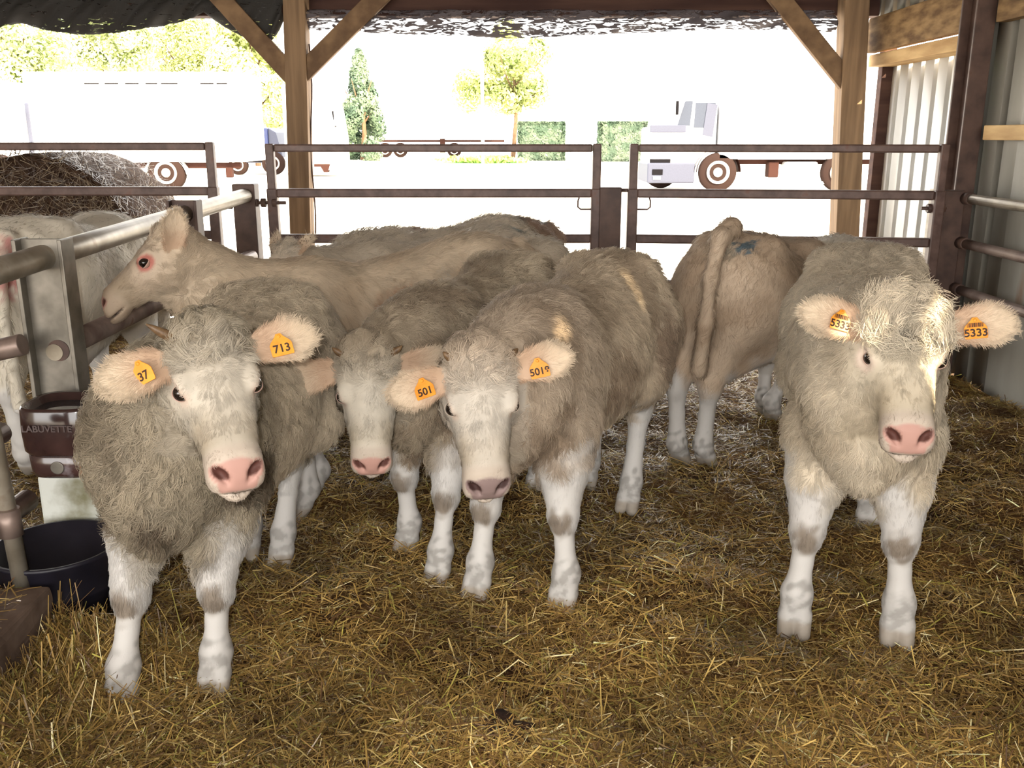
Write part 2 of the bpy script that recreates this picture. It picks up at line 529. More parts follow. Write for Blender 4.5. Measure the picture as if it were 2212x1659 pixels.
        return np.where(ex > 0, np.sqrt(np.maximum(d, 0) ** 2 + ex ** 2), d) * HS
    corners = np.array([H2L((a, b, c)) for a in (-.06, .48) for b in (-.14 * HWID, .14 * HWID) for c in (-.19, .08)])
    fl.add(head, corners.min(0), corners.max(0), 0.045 * S)
    hs = HS
    for sg in (1, -1):
        fl.ell(H2L((0.150, sg * 0.097 * HWID, 0.036)), np.array([0.045, 0.024, 0.020]) * hs, 0.03 * hs, HR)
        fl.ell(H2L((0.135, sg * 0.085 * HWID, -0.10)), np.array([0.075, 0.035, 0.06]) * hs, 0.03 * hs, HR)      # cheek
        fl.ell(H2L((0.172, sg * 0.120 * HWID, 0.018)), np.array([0.027, 0.018, 0.020]) * hs, 0.010, HR, sub=True)  # eye socket
        e1 = nrm(hv * sg * 0.75 + hw * 0.55 - hu * 0.42); e3 = nrm(hu * 0.72 + hw * 0.69); e1 = nrm(e1 - e3 * (e1 @ e3)); e2 = np.cross(e3, e1)
        fl.ell(H2L((0.437, sg * 0.047, 0.004)), np.array([0.025, 0.013, 0.026]) * hs, 0.010 * hs, np.stack([e1, e2, e3]), sub=True)      # nostril
        fl.ell(H2L((0.452, sg * 0.036, -0.014)), np.array([0.018, 0.008, 0.014]) * hs, 0.008 * hs, np.stack([e1, e2, e3]), sub=True)
    fl.ell(H2L((0.425, 0, -0.088)), np.array([0.058, 0.050, 0.026]) * hs, 0.015 * hs, HR)
    fl.ell(H2L((0.43, 0, -0.070)), np.array([0.07, 0.10, 0.005]) * hs, 0.010, HR, sub=True)                     # mouth line
    fl.ell(H2L((0.01, 0, 0.045)), np.array([0.06, 0.075, 0.045]) * hs, 0.05 * hs, HR)                              # poll
    # --- ears
    ears = {}
    for kx, sg in (('L', 1), ('R', -1)):
        e = spec.get('ear' + kx, (-0.08, 0.97, -0.12))                  # direction in head axes (u, outward, w)
        nn = spec.get('earn' + kx, (0.35, 0.0, 0.95))
        el_ = spec.get('ear_len', 0.225) * hs; ew = spec.get('ear_w', 0.072) * hs
        ed = nrm(np.array([e[0], sg * e[1], e[2]]) @ HR)
        n0 = np.array([nn[0], sg * nn[1], nn[2]]) @ HR
        en = nrm(n0 - ed * (n0 @ ed)); eb = np.cross(en, ed)
        eb0 = spec.get('ear_base', (0.052, 0.092, 0.004))
        ebase = H2L((eb0[0], sg * eb0[1] * HWID, eb0[2]))
        ears[kx] = (ebase, ed, en, eb, el_, ew)
        def ear(X, Y, Z):
            x, y, z = X - ebase[0], Y - ebase[1], Z - ebase[2]
            a = x * ed[0] + y * ed[1] + z * ed[2]
            b = x * eb[0] + y * eb[1] + z * eb[2]
            c = x * en[0] + y * en[1] + z * en[2]
            t = np.clip(a / el_, 0, 1)
            W = ew * (0.40 + 0.60 * np.sin(np.clip(t * 1.9, 0, math.pi / 2))) * (1 - np.clip((t - 0.5) / 0.5, 0, 1) ** 2.2) ** 0.62 + 1e-4
            W = np.where(b > 0, W, W * (0.92 - 0.12 * t))
            cup = (0.18 + 0.60 * (1 - t)) * (b / ew) ** 2 * ew * 0.9 - 0.15 * el_ * (t - 0.5) ** 2
            th = (0.0085 + 0.012 * (1 - t) ** 3) * hs
            q = np.maximum(np.abs(b) - W, np.maximum(a - el_, -a - 0.02))
            r = np.abs(c - cup) - th
            m = 0.006
            hh = np.maximum(m - np.abs(q - r), 0)
            return np.maximum(q, r) + hh * hh / (4 * m)
        cs = np.array([ebase + ed * i * el_ + eb * j * ew + en * k_ * 0.07 * hs for i in (-.1, 1) for j in (-1, 1) for k_ in (-.6, 1)])
        fl.add(ear, cs.min(0), cs.max(0), 0.022 * hs)
    V, Q = fl.mesh(spec.get('smooth', 2))
    N = vnormals(V, Q)
    nv = len(V)
    # --- regions
    u, v, w = headc(V[:, 0], V[:, 1], V[:, 2])
    x, y, z = V[:, 0] / SX, V[:, 1] / S, V[:, 2] / S
    hd = sstep(0.02, 0.0, np.maximum.reduce([np.abs(v) - 0.15, -u - 0.07, u - 0.5, w - 0.12, -w - 0.2])) * (u > -0.06)
    nz1 = smooth_noise(V, 0.16, seed + 1); nz2 = smooth_noise(V, 0.05, seed + 2); nz3 = smooth_noise(V, 0.35, seed + 3)
    ear_m = np.zeros(nv); ear_in = np.zeros(nv); ear_a = np.zeros(nv)
    for kx in ears:
        eb_, ed, en, ebb, el_, ew = ears[kx]
        rel = V - eb_
        a = rel @ ed / el_; b = rel @ ebb / ew; c = rel @ en
        t_ = np.clip(a, 0, 1)
        Wn = (0.40 + 0.60 * np.sin(np.clip(t_ * 1.9, 0, math.pi / 2))) * (1 - np.clip((t_ - 0.5) / 0.5, 0, 1) ** 2.2) ** 0.62 + 0.12
        cup_ = (0.18 + 0.60 * (1 - t_)) * b ** 2 * ew * 0.9 - 0.15 * el_ * (t_ - 0.5) ** 2
        m = (a > 0.14) & (a < 1.06) & (np.abs(b) < Wn) & (np.abs(c - cup_) < (0.0085 + 0.012 * (1 - t_) ** 3) * hs + 0.006)
        m &= np.abs(N @ en) + np.abs(N @ ebb) * 0.6 > 0.3
        ear_m[m] = 1
        ear_in[m & ((N @ en) > 0.25)] = 1
        ear_a[m] = a[m]
    hd = hd * (1 - ear_m)
    body_c = np.array(spec.get('body', lin(176, 156, 130)))
    leg_c = np.array(spec.get('leg', lin(193, 188, 182)))
    face_c = np.array(spec.get('face', lin(214, 198, 176)))
    dirt_c = np.array(spec.get('dirt', lin(116, 94, 68)))
    C = np.tile(body_c, (nv, 1)) * (1 + 0.05 * nz1)[:, None]
    lower = sstep(0.64, 0.50, z + 0.03 * nz1 + 0.16 * np.exp(-(y / 0.12) ** 2) * (z > 0.4)) * (1 - hd) * (1 - ear_m)
    C = mixc(C, leg_c, lower)
    if 'rump' in spec:
        C = mixc(C, spec['rump'], sstep(0.40, 0.10, x) * (1 - lower) * (1 - hd) * (1 - ear_m))
    # dirty coat patches
    dp = sstep(0.1, 1.3, nz3 + 0.35 * nz1) * (1 - lower) * (1 - hd) * (1 - ear_m) * spec.get('dirty', 0.6) * (1 - spec.get('clean_top', 0.3) * sstep(0.8, 1.05, z)) * (1 - spec.get('dirt_front', 0) * sstep(0.35, 0.05, x))
    C = mixc(C, dirt_c, dp)
    for (cx, cy, cz, rad, cc, am) in spec.get('spots', ()):
        d = np.sqrt((x - cx) ** 2 + (y - cy) ** 2 + (z - cz) ** 2)
        C = mixc(C, cc, am * sstep(rad, rad * 0.35, d + 0.02 * nz2))
    # knees and fetlocks rubbed dark
    for kx in ('FL', 'FR'):
        d = np.linalg.norm((V - KN[kx] - [0.05 * S, 0, -0.005]) / [0.065 * S, 0.052 * S, 0.058 * S], axis=1)
        C = mixc(C, lin(112, 94, 72), 0.85 * sstep(1.3, 0.5, d + 0.12 * nz2) * spec.get('knee', 1))
    for kx in feet:
        d = np.linalg.norm((V[:, :2] - FT[kx][:2]), axis=1)
        near = (d < 0.11 * S) * (z < 0.22)
        amt = spec.get('muck', 0.5)
        nz4 = smooth_noise(V, 0.018, seed + 5)
        C = mixc(C, lin(92, 86, 76), near * amt * np.clip(sstep(0.12, 0.04, np.abs(z - 0.08 - 0.02 * nz2)) * (0.4 + 0.7 * sstep(-0.9, 1.3, nz2 + 0.35 * nz4)), 0, 1))
        C = mixc(C, lin(150, 136, 118), near * sstep(0.062, 0.045, z) * 0.8)
    # head
    C = mixc(C, face_c * 1.0, hd * sstep(0.0, 0.08, u))
    C = C * (1 + 0.05 * hd * nz1 + 0.03 * hd * nz2)[:, None]
    C = mixc(C, body_c * 1.08, hd * sstep(0.16, 0.06, u) * 0.55)
    side_f = hd * sstep(0.045, -0.01, w - 0.02) * sstep(0.22, 0.30, u) * sstep(0.40, 0.34, u)
    C = mixc(C, lin(150, 128, 92), 0.45 * side_f * spec.get('cheek', 1))
    C = mixc(C, body_c * 0.95, hd * 0.75 * sstep(-0.03, -0.10, w) * sstep(0.34, 0.24, u))
    lum_ = (C @ np.array([0.3, 0.55, 0.15]))[:, None]
    C = (C * 0.80 + lum_ * 0.20 * np.array([1.02, 1.0, 0.97])) * 1.06
    muz = hd * sstep(0.355, 0.385, u)
    C = mixc(C, spec.get('muzzle', lin(184, 170, 155)), muz)
    pink = np.array(spec.get('nose_c', lin(180, 140, 128)))
    nU = N @ hu
    vl = np.clip(0.065 + 0.22 * (w - 0.02), 0.04, 0.070)
    pad = hd * sstep(0.404, 0.414, u - 0.012 * (np.abs(v) / 0.06) ** 2) * sstep(0.003, -0.003, np.abs(v) - vl) * sstep(-0.050, -0.044, w) * sstep(0.15, 0.35, nU)
    for sg in (1, -1):
        e1 = nrm(np.array([-0.42, sg * 0.75, 0.55])); e3 = nrm(np.array([0.72, 0, 0.69])); e1 = nrm(e1 - e3 * (e1 @ e3)); e2 = np.cross(e3, e1)
        q_ = np.stack([u, v, w], 1) - [0.440, sg * 0.044, 0.0]
        d = np.sqrt((q_ @ e1 / 0.034) ** 2 + (q_ @ e2 / 0.024) ** 2 + (q_ @ e3 / 0.045) ** 2)
        pad = np.maximum(pad, hd * sstep(1.25, 1.05, d))
    C = mixc(C, pink * (1 + 0.10 * nz2)[:, None] if pink.ndim > 1 else pink, pad)
    for sg in (1, -1):
        e1 = nrm(np.array([-0.42, sg * 0.75, 0.55])); e3 = nrm(np.array([0.72, 0, 0.69])); e1 = nrm(e1 - e3 * (e1 @ e3)); e2 = np.cross(e3, e1)
        q_ = np.stack([u, v, w], 1) - [0.437, sg * 0.047, 0.004]
        d = np.sqrt((q_ @ e1 / 0.026) ** 2 + (q_ @ e2 / 0.0145) ** 2 + (q_ @ e3 / 0.045) ** 2)
        C = mixc(C, pink * np.array([0.20, 0.13, 0.12]), hd * sstep(1.3, 0.95, d))
        d = np.linalg.norm((np.stack([u, v, w], 1) - [0.172, sg * 0.112 * HWID, 0.014]) / [0.044, 0.040, 0.034], axis=1)
        C = mixc(C, spec.get('eye_ring', lin(204, 186, 170)), hd * sstep(1.3, 0.8, d))
    C = mixc(C, lin(70, 52, 46), hd * (np.abs(w + 0.070) < 0.005) * (u > 0.39) * 0.7)
    # ears
    C = mixc(C, lin(214, 194, 168), ear_m * 0.8)
    C = mixc(C, spec.get('ear_skin', lin(180, 148, 122)), ear_in * sstep(0.85, 0.3, ear_a) * 0.8)
    C = np.clip(C, 0.01, 1)
    body = np_mesh(spec.get('name', 'calf'), V, Q, M['skin'], None, True, C)
    body.location = root; body.rotation_euler = (0, 0, ang)
    tag(body, spec['label'], spec.get('cat', 'calf'), spec.get('group', 'cream calves in the straw pen'))

    # --- coat
    nh = spec.get('hairs', 60000)
    if nh:
        rs = np.random.RandomState(seed)
        Vw = V @ Rw + root
        vd = nrm(np.array([0, 0, CAM_H]) - Vw)
        facing = (N @ Rw * vd).sum(1)
        # hair length (m), density, curl per vertex
        wool = spec.get('wool', 0.5)
        ln = np.full(nv, 0.028 + 0.022 * wool)
        ln = ln * (1 - 0.55 * lower)
        ln = np.where(z < 0.3, 0.009, ln)
        cu = np.full(nv, 0.15 + 0.6 * wool) * (1 - lower)
        cp = spec.get('curly_poll', 1.0)
        top = hd * sstep(0.155 + 0.09 * max(0, cp - 1), 0.06 + 0.10 * max(0, cp - 1), u) * sstep(0.115, 0.08, np.abs(v))
        ln = np.where(hd > 0.3, 0.016 + 0.03 * top * spec.get('curly_poll', 1.0), ln)
        ln = np.where((hd > 0.3) & (u < 0.33), np.maximum(ln, 0.016 + 0.016 * sstep(-0.02, -0.08, w)), ln)
        ln = np.where(hd * sstep(0.30, 0.36, u) > 0.4, 0.008, ln)
        cu = np.where(hd > 0.3, 0.2 + 0.75 * top * spec.get('curly_poll', 1.0), cu)
        ln = np.where(ear_m > 0.5, 0.018 + 0.012 * sstep(0.3, 0.9, ear_a), ln)
        ln = np.where(ear_in > 0.5, 0.022, ln)
        cu = np.where(ear_m > 0.5, 0.05, cu)
        den = np.ones(nv)
        den = den * np.where(ear_m > 0.5, 4.0, 1) * np.where(hd > 0.3, 3.0, 1) * np.where(hd * sstep(0.16, 0.26, u) > 0.4, 1.6, 1)
        den = den * (1 - pad * (hd > 0.3)) * np.where(ear_in > 0.5, 0.9 - 0.35 * sstep(0.1, 0.4, ear_a) * sstep(0.75, 0.5, ear_a), 1)
        den = np.where((z < 0.05) & (hd < 0.3), 0, den)
        for sg in (1, -1):
            de = np.linalg.norm(np.stack([u - 0.172, v - sg * 0.112 * HWID, w - 0.014], 1), axis=1)
            den = np.where(de < 0.028, 0, den); ln = np.where((de < 0.07) & (hd > 0.3), np.minimum(ln, 0.010), ln)
            dn = np.linalg.norm(np.stack([u - 0.440, v - sg * 0.045, w - 0.0], 1), axis=1)
            den = np.where(dn < 0.024, 0, den)
        den = den * sstep(-0.75, -0.35, facing)
        a3 = V[Q]
        area = 0.5 * np.linalg.norm(np.cross(a3[:, 2] - a3[:, 0], a3[:, 3] - a3[:, 1]), axis=1)
        pr = area * den[Q].mean(1); pr /= pr.sum()
        fi = rs.choice(len(Q), nh, p=pr)
        bw = rs.uniform(size=(nh, 2))
        w4 = np.stack([(1 - bw[:, 0]) * (1 - bw[:, 1]), bw[:, 0] * (1 - bw[:, 1]), bw[:, 0] * bw[:, 1], (1 - bw[:, 0]) * bw[:, 1]], 1)
        q = Q[fi]
        itp = lambda arr: (arr[q] * (w4[..., None] if arr.ndim == 2 else w4)).sum(1)
        p, n = itp(V), nrm(itp(N))
        Lh = itp(ln) * rs.uniform(0.7, 1.25, nh); cr = itp(cu); col = itp(C)
        hdp, earp, low = itp(hd), itp(ear_m), itp(lower)
        up_, vp_ = itp(u), itp(v)
        # flow over the body: backwards and down; over the face: away from a whorl between the eyes
        flow = np.tile(np.array([-0.55, 0, -0.75]), (nh, 1))
        flow[:, 0] -= 0.5 * sstep(0.95, 1.1, p[:, 2] / S)
        flow[low > 0.5] = (0.0, 0, -1)
        fh = (hu[None] * (up_ - 0.13)[:, None] * 6 + hv[None] * vp_[:, None] * 5 )
        fh = nrm(fh)
        flow = np.where(hdp[:, None] > 0.35, fh, flow)
        for kx in ears:
            eb_, ed, en, ebb, el_, ew = ears[kx]
            rel = p - eb_
            m = (earp > 0.5) & ((rel @ ed) > 0) & ((rel @ ed) < el_ * 1.2) & (np.abs(rel @ ebb) < ew * 1.4) & (np.abs(rel @ en) < .1)
            bb = (rel[m] @ ebb) / ew
            flow[m] = ed * 0.7 + ebb[None] * (bb * 1.3)[:, None]
        wv = 0.045
        nzv = np.stack([smooth_noise(p, wv, seed + 11), smooth_noise(p, wv, seed + 12), smooth_noise(p, wv, seed + 13)], 1)
        flow = nrm(flow) + nzv * (0.12 + 0.55 * cr)[:, None] + rs.normal(0, 0.12, (nh, 3))
        flow = flow - n * (flow * n).sum(1, keepdims=True)
        flow = nrm(flow); bi = np.cross(n, flow)
        lift = np.clip(0.28 + 0.35 * cr + 0.15 * nzv[:, 0] + rs.normal(0, 0.08, nh), 0.08, 1.1)
        lift = np.where(earp > 0.5, 0.25, lift)
        # locks
        cs = spec.get('lock', 0.014) + 0.012 * cr
        qn = p / cs[:, None] + nzv * 0.6
        cell = np.floor(qn)
        cc = (cell + 0.5 - nzv * 0.6) * cs[:, None]
        hsh = np.sin(cell @ np.array([12.9898, 78.233, 37.719]) + seed) * 43758.5453
        hsh = hsh - np.floor(hsh)
        NP = 6
        sP = np.linspace(0, 1, NP)
        ph = hsh * 6.28 + rs.normal(0, 0.3, nh)
        kk = (2.0 + 4.0 * cr) * (1 + 0.3 * (hsh - 0.5))
        rad = Lh * 0.22 * cr
        pos = np.zeros((nh, NP, 3), np.float32)
        toC = cc - p
        toC = toC - n * (toC * n).sum(1, keepdims=True)
        cl = 0.35 + 0.5 * np.clip(cr, 0, 1)
        for i, s_ in enumerate(sP):
            hgt = Lh * (np.sin(lift) * (s_ - 0.45 * s_ * s_))
            fw_ = Lh * np.cos(lift * (1 - 0.4 * s_)) * s_
            aa = rad * (np.cos(ph + kk * s_) - np.cos(ph)); b2 = rad * (np.sin(ph + kk * s_) - np.sin(ph)) * 0.7
            pos[:, i] = p - n * 0.002 + flow * fw_[:, None] + n * (hgt + np.maximum(b2, -hgt * 0.8))[:, None] + bi * aa[:, None] + toC * (cl * s_)[:, None]
        hb = spec.get('hair_r', 0.0010)
        radius = (hb * (1 - 0.75 * sP ** 1.5))[None, :] * (rs.uniform(0.7, 1.25, nh) * np.clip(Lh / 0.035, 0.42, 1))[:, None]
        col = col * (0.92 + 0.42 * (hsh - 0.5) * (0.25 + cr) + 0.10 * nzv[:, 1] * cr + rs.normal(0, 0.06, nh))[:, None] * spec.get('hair_gain', 1.06)
        nA = n.copy()
        for kx in ears:
            rel = p - ears[kx][0]
            m = (earp > 0.5) & ((rel @ ears[kx][1]) > 0)
            nA[m] = nrm(nA[m] * 0.5 + ears[kx][2])
        make_curves('coat', pos, radius, np.clip(col, 0.01, 1), nA, body)
    # --- eyes
    ED = spec.get('eye_dir', (0.80, 0.55, 0.20))
    for sg in (1, -1):
        eye_build(H2L((0.172, sg * 0.1005 * HWID, 0.0160)), nrm(hv * sg * ED[0] + hw * ED[1] + hu * ED[2]), nrm(hu - hw * 0.12), 0.0235 * hs, body, spec)
    # --- horn buds
    for sg, kx in ((1, 'L'), (-1, 'R')):
        if kx in spec.get('horns', ''):
            a = H2L((0.012, sg * 0.092 * HWID, 0.055)); d = nrm(hv * sg * 0.9 - hu * 0.25 + hw * 0.45)
            pts_ = [a + d * t * 0.085 * hs * spec.get('horn_len', 1) - hu * 0.010 * t * t for t in np.linspace(0, 1, 6)]
            MB().tube(pts_, [0.017 * hs, 0.016 * hs, 0.0145 * hs, 0.012 * hs, 0.008 * hs, 0.002], 14).build('horn', M['horn'], body)
    # --- ear tags
    for kx, txt in spec.get('tags', {}).items():
        eb_, ed, en, ebb, el_, ew = ears[kx]
        fa, fb = spec.get('tag_at' + kx, (0.50, -0.15))
        upw = nrm(ebb) if ebb[2] > 0 else -nrm(ebb)
        c = eb_ + ed * el_ * fa + upw * ew * fb + en * (0.028 * hs)
        yw = math.radians(spec.get('tag_yaw' + kx, 0)); r0 = np.cross(upw, en)
        nn_ = nrm(en * math.cos(yw) + r0 * math.sin(yw))
        tilt = math.radians(spec.get('tag_tilt' + kx, 0))
        right = nrm(np.cross(upw, nn_))
        up2 = upw * math.cos(tilt) + right * math.sin(tilt); right = np.cross(up2, nn_)
        ear_tag(c, right, up2, nn_, txt, body, 0.92 * hs, spec.get('bar' + kx, False))
    return body, dict(H2L=H2L, ears=ears)

def make_curves(name, pos, radius, col, nrmv, parent):
    nh, NP = pos.shape[:2]
    hc = bpy.data.hair_curves.new(name)
    hc.add_curves([NP] * nh)
    hc.points.foreach_set('position', pos.reshape(-1).astype(np.float32))
    at = hc.attributes.get('radius') or hc.attributes.new('radius', 'FLOAT', 'POINT')
    at.data.foreach_set('value', radius.reshape(-1).astype(np.float32))
    ac = hc.attributes.new('col', 'FLOAT_COLOR', 'CURVE')
    c4 = np.ones((nh, 4), np.float32); c4[:, :3] = col
    ac.data.foreach_set('color', c4.reshape(-1))
    if nrmv is not None:
        an = hc.attributes.new('nrm', 'FLOAT_VECTOR', 'CURVE')
        an.data.foreach_set('vector', np.asarray(nrmv, np.float32).reshape(-1))
    hc.materials.append(M['hair'])
    return link(bpy.data.objects.new(name, hc), parent)

def eye_build(c, out, along, r, parent, spec):
    """dark eyeball, with lids whose opening is an almond along the face"""
    out = nrm(out); t = nrm(along - out * (along @ out)); t2 = np.cross(out, t)     # t2: across the lids
    n1, n2 = 24, 16
    V, F_ = [], []
    for i in range(n2 + 1):
        th_ = math.pi * 0.62 * i / n2
        for j in range(n1):
            ph = 2 * math.pi * j / n1
            V.append(c + r * (out * math.cos(th_) + (t * math.cos(ph) + t2 * math.sin(ph)) * math.sin(th_)))
    for i in range(n2):
        for j in range(n1):
            F_.append((i * n1 + j, i * n1 + (j + 1) % n1, (i + 1) * n1 + (j + 1) % n1, (i + 1) * n1 + j))
    eye = np_mesh('eye', np.array(V), np.array(F_), M['eye'], parent)
    # iris edge: pale sclera shows in the corners
    for sg in (1, -1):
        V, F_ = [], []
        na, ne = 22, 7
        for i in range(na + 1):
            az = math.radians(-94 + 188 * i / na)
            op = math.radians(spec.get('eye_open', 42)) * max(0.0, math.cos(az * 0.96)) ** 0.6
            for j in range(ne + 1):
                e_ = op + (math.radians(84) - op) * j / ne
                rr = r * (1.045 + 0.035 * math.sin(math.pi * min(1, j / 3)))
                d = t * (math.sin(az) * math.cos(e_)) + out * (math.cos(az) * math.cos(e_)) + t2 * (sg * math.sin(e_))
                V.append(c + d * rr)
        for i in range(na):
            for j in range(ne):
                a = i * (ne + 1) + j
                F_.append((a, a + 1, a + ne + 2, a + ne + 1) if sg < 0 else (a, a + ne + 1, a + ne + 2, a + 1))
        o = np_mesh('eyelid', np.array(V), np.array(F_), M[spec.get('lid', 'lid')], eye)
        m = o.modifiers.new('thick', 'SOLIDIFY'); m.thickness = 0.0012; m.offset = 1

def ear_tag(c, right, up, n, txt, parent, s, bars):
    poly = [(-0.034, -0.034), (0.034, -0.034), (0.036, -0.028), (0.036, 0.004), (0.030, 0.014), (0.014, 0.030), (0.008, 0.040), (-0.008, 0.040), (-0.014, 0.030), (-0.030, 0.014), (-0.036, 0.004), (-0.036, -0.028)]
    mb = MB()
    mb.prism([c + (right * a + up * b) * s - n * 0.001 for a, b in poly], n * 0.0022)
    o = mb.build('ear_tag', M['tag'], parent, 0.0006, 1)
    k = MB(); st = [c + up * 0.030 * s + n * t for t in (-0.012, 0.003, 0.0035)]
    k.tube(st, [0.004 * s, 0.006 * s, 0.003 * s], 10)
    k.build('tag_stud', M['tag'], o)
    if txt:
        cu = bpy.data.curves.new('tag_number', 'FONT')
        cu.body = txt; cu.size = 0.037 * s; cu.align_x = 'CENTER'; cu.extrude = 0.0003; cu.offset = 0.0009 * s
        tmp = bpy.data.objects.new('tag_number', cu); COL.objects.link(tmp)
        bpy.context.view_layer.update()
        me = bpy.data.meshes.new_from_object(tmp.evaluated_get(bpy.context.evaluated_depsgraph_get()))
        bpy.data.objects.remove(tmp); bpy.data.curves.remove(cu)
        me.materials.clear(); me.materials.append(M['ink'])
        to = link(bpy.data.objects.new('tag_number', me), o)
        mt = Matrix.Identity(4)
        for i, ax in enumerate((right, up, n)):
            for j in range(3): mt[j][i] = ax[j]
        p = c - up * (0.026 if bars else 0.022) * s + n * 0.0016
        for j in range(3): mt[j][3] = p[j]
        to.matrix_local = mt
    if bars:
        b = MB(); rn = random.Random(4)
        xx = -0.026
        while xx < 0.025:
            wd = rn.choice((0.0012, 0.002, 0.003))
            q = c + (right * xx + up * 0.006) * s + n * 0.0014
            b.hexa([q + v for v in ((right * 0, right * wd, right * wd + up * 0.012, up * 0.012))] + [q + v + n * 0.0004 for v in ((right * 0, right * wd, right * wd + up * 0.012, up * 0.012))])
            xx += wd + rn.choice((0.0012, 0.0018))
        b.build('barcode', M['ink'], o)
# ---------------------------------------------------------------- barn: floor, walls, roof
def PX(px, py, X):
    d = ray(px, py)
    return np.array([0, 0, CAM_H]) + d * (X / d[0])

M['timber'] = noise_mat('planed_timber', lin(112, 91, 70), lin(148, 122, 94), 3.2, 0.75, stretch=(5, 5, 0.35), bump=0.12, spec=0.2)
M['timber_x'] = noise_mat('planed_timber_lengthwise', lin(112, 88, 64), lin(150, 120, 88), 3.2, 0.75, stretch=(0.5, 5, 5), bump=0.12, spec=0.2)
M['timber_b'] = noise_mat('brace_timber', lin(104, 82, 62), lin(138, 112, 84), 5, 0.75, stretch=(1.5, 5, 1.5), bump=0.1, spec=0.2)
M['timber_y'] = noise_mat('stained_girt_timber', lin(96, 72, 46), lin(150, 122, 84), 6, 0.8, stretch=(3, 0.8, 3), bump=0.15, spec=0.2)
M['girt'] = noise_mat('pale_girt_timber', lin(170, 136, 90), lin(206, 174, 124), 4, 0.75, stretch=(3, 0.6, 3), bump=0.1, spec=0.2)
M['beam'] = noise_mat('dark_header_timber', lin(62, 44, 40), lin(84, 62, 54), 3, 0.8, stretch=(0.4, 4, 4), bump=0.1, spec=0.15)
M['roof'] = noise_mat('roof_sheet', lin(110, 100, 92), lin(140, 128, 118), 2, 0.7)
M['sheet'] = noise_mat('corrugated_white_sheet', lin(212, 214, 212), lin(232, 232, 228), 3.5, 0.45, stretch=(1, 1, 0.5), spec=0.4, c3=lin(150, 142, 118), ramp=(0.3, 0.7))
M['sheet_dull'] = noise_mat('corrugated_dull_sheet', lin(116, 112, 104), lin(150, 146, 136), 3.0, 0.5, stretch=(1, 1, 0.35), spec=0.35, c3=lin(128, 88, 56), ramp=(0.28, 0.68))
M['steel_dark'] = noise_mat('dark_painted_steel', lin(70, 52, 46), lin(96, 74, 64), 9, 0.55, bump=0.05, c3=lin(84, 54, 40))
M['gate_paint'] = noise_mat('brown_grey_gate_paint', lin(78, 58, 52), lin(104, 82, 74), 14, 0.45, bump=0.04, c3=lin(104, 66, 52))
M['galv'] = noise_mat('galvanised_steel', lin(104, 99, 90), lin(134, 128, 118), 12, 0.42, metal=0.55, bump=0.03)
M['pipe'] = noise_mat('worn_pipe', lin(132, 122, 106), lin(168, 158, 142), 8, 0.4, metal=0.5, bump=0.03, c3=lin(120, 98, 78))
M['pipe_brown'] = noise_mat('rusty_pipe', lin(112, 94, 86), lin(146, 128, 118), 9, 0.45, metal=0.4, bump=0.04, c3=lin(116, 82, 64))
M['concrete'] = noise_mat('grimy_concrete', lin(84, 68, 58), lin(116, 98, 86), 9, 0.9, bump=0.3, c3=lin(96, 76, 50), spec=0.15)

def straw_ground():
    m, nt, bs = mat_base('trodden_straw')
    tc = nt.nodes.new('ShaderNodeTexCoord')
    n1 = nt.nodes.new('ShaderNodeTexNoise'); n1.inputs['Scale'].default_value = 2.2; n1.inputs['Detail'].default_value = 8
    n2 = nt.nodes.new('ShaderNodeTexNoise'); n2.inputs['Scale'].default_value = 60; n2.inputs['Detail'].default_value = 6
    cr = nt.nodes.new('ShaderNodeValToRGB')
    cr.color_ramp.elements[0].position, cr.color_ramp.elements[1].position = 0.35, 0.66
    cr.color_ramp.elements[0].color = (*lin(66, 44, 26), 1); cr.color_ramp.elements[1].color = (*lin(122, 90, 50), 1)
    mx = nt.nodes.new('ShaderNodeMix'); mx.data_type = 'RGBA'; mx.blend_type = 'MULTIPLY'; mx.inputs[0].default_value = 0.7
    c2 = nt.nodes.new('ShaderNodeValToRGB'); c2.color_ramp.elements[0].position, c2.color_ramp.elements[1].position = 0.3, 0.6
    c2.color_ramp.elements[0].color = (0.45, 0.40, 0.36, 1); c2.color_ramp.elements[1].color = (1, 1, 1, 1)
    nt.links.new(tc.outputs['Object'], n1.inputs['Vector']); nt.links.new(tc.outputs['Object'], n2.inputs['Vector'])
    nt.links.new(n1.outputs['Fac'], cr.inputs[0]); nt.links.new(n2.outputs['Fac'], c2.inputs[0])
    nt.links.new(cr.outputs[0], mx.inputs[6]); nt.links.new(c2.outputs[0], mx.inputs[7])
    nt.links.new(mx.outputs[2], bs.inputs['Base Color'])
    bp = nt.nodes.new('ShaderNodeBump'); bp.inputs['Strength'].default_value = 0.8; bp.inputs['Distance'].default_value = 0.02
    nt.links.new(n2.outputs['Fac'], bp.inputs['Height']); nt.links.new(bp.outputs[0], bs.inputs['Normal'])
    bs.inputs['Roughness'].default_value = 0.8; bs.inputs['Specular IOR Level'].default_value = 0.2
    return m
M['straw_ground'] = straw_ground()

def bed_height(x, y):
    p = np.stack([x, y, np.zeros_like(x)], 1)
    h = 0.016 * smooth_noise(p, 0.7, 91) + 0.008 * smooth_noise(p, 0.22, 92)
    h = h + 0.07 * np.exp(-(((x + 1.34) / 0.20) ** 2 + ((y - 2.40) / 0.40) ** 2)) + 0.05 * np.exp(-(((x - 2.7) / 0.5) ** 2 + ((y - 4.6) / 1.2) ** 2))
    return h - 0.012

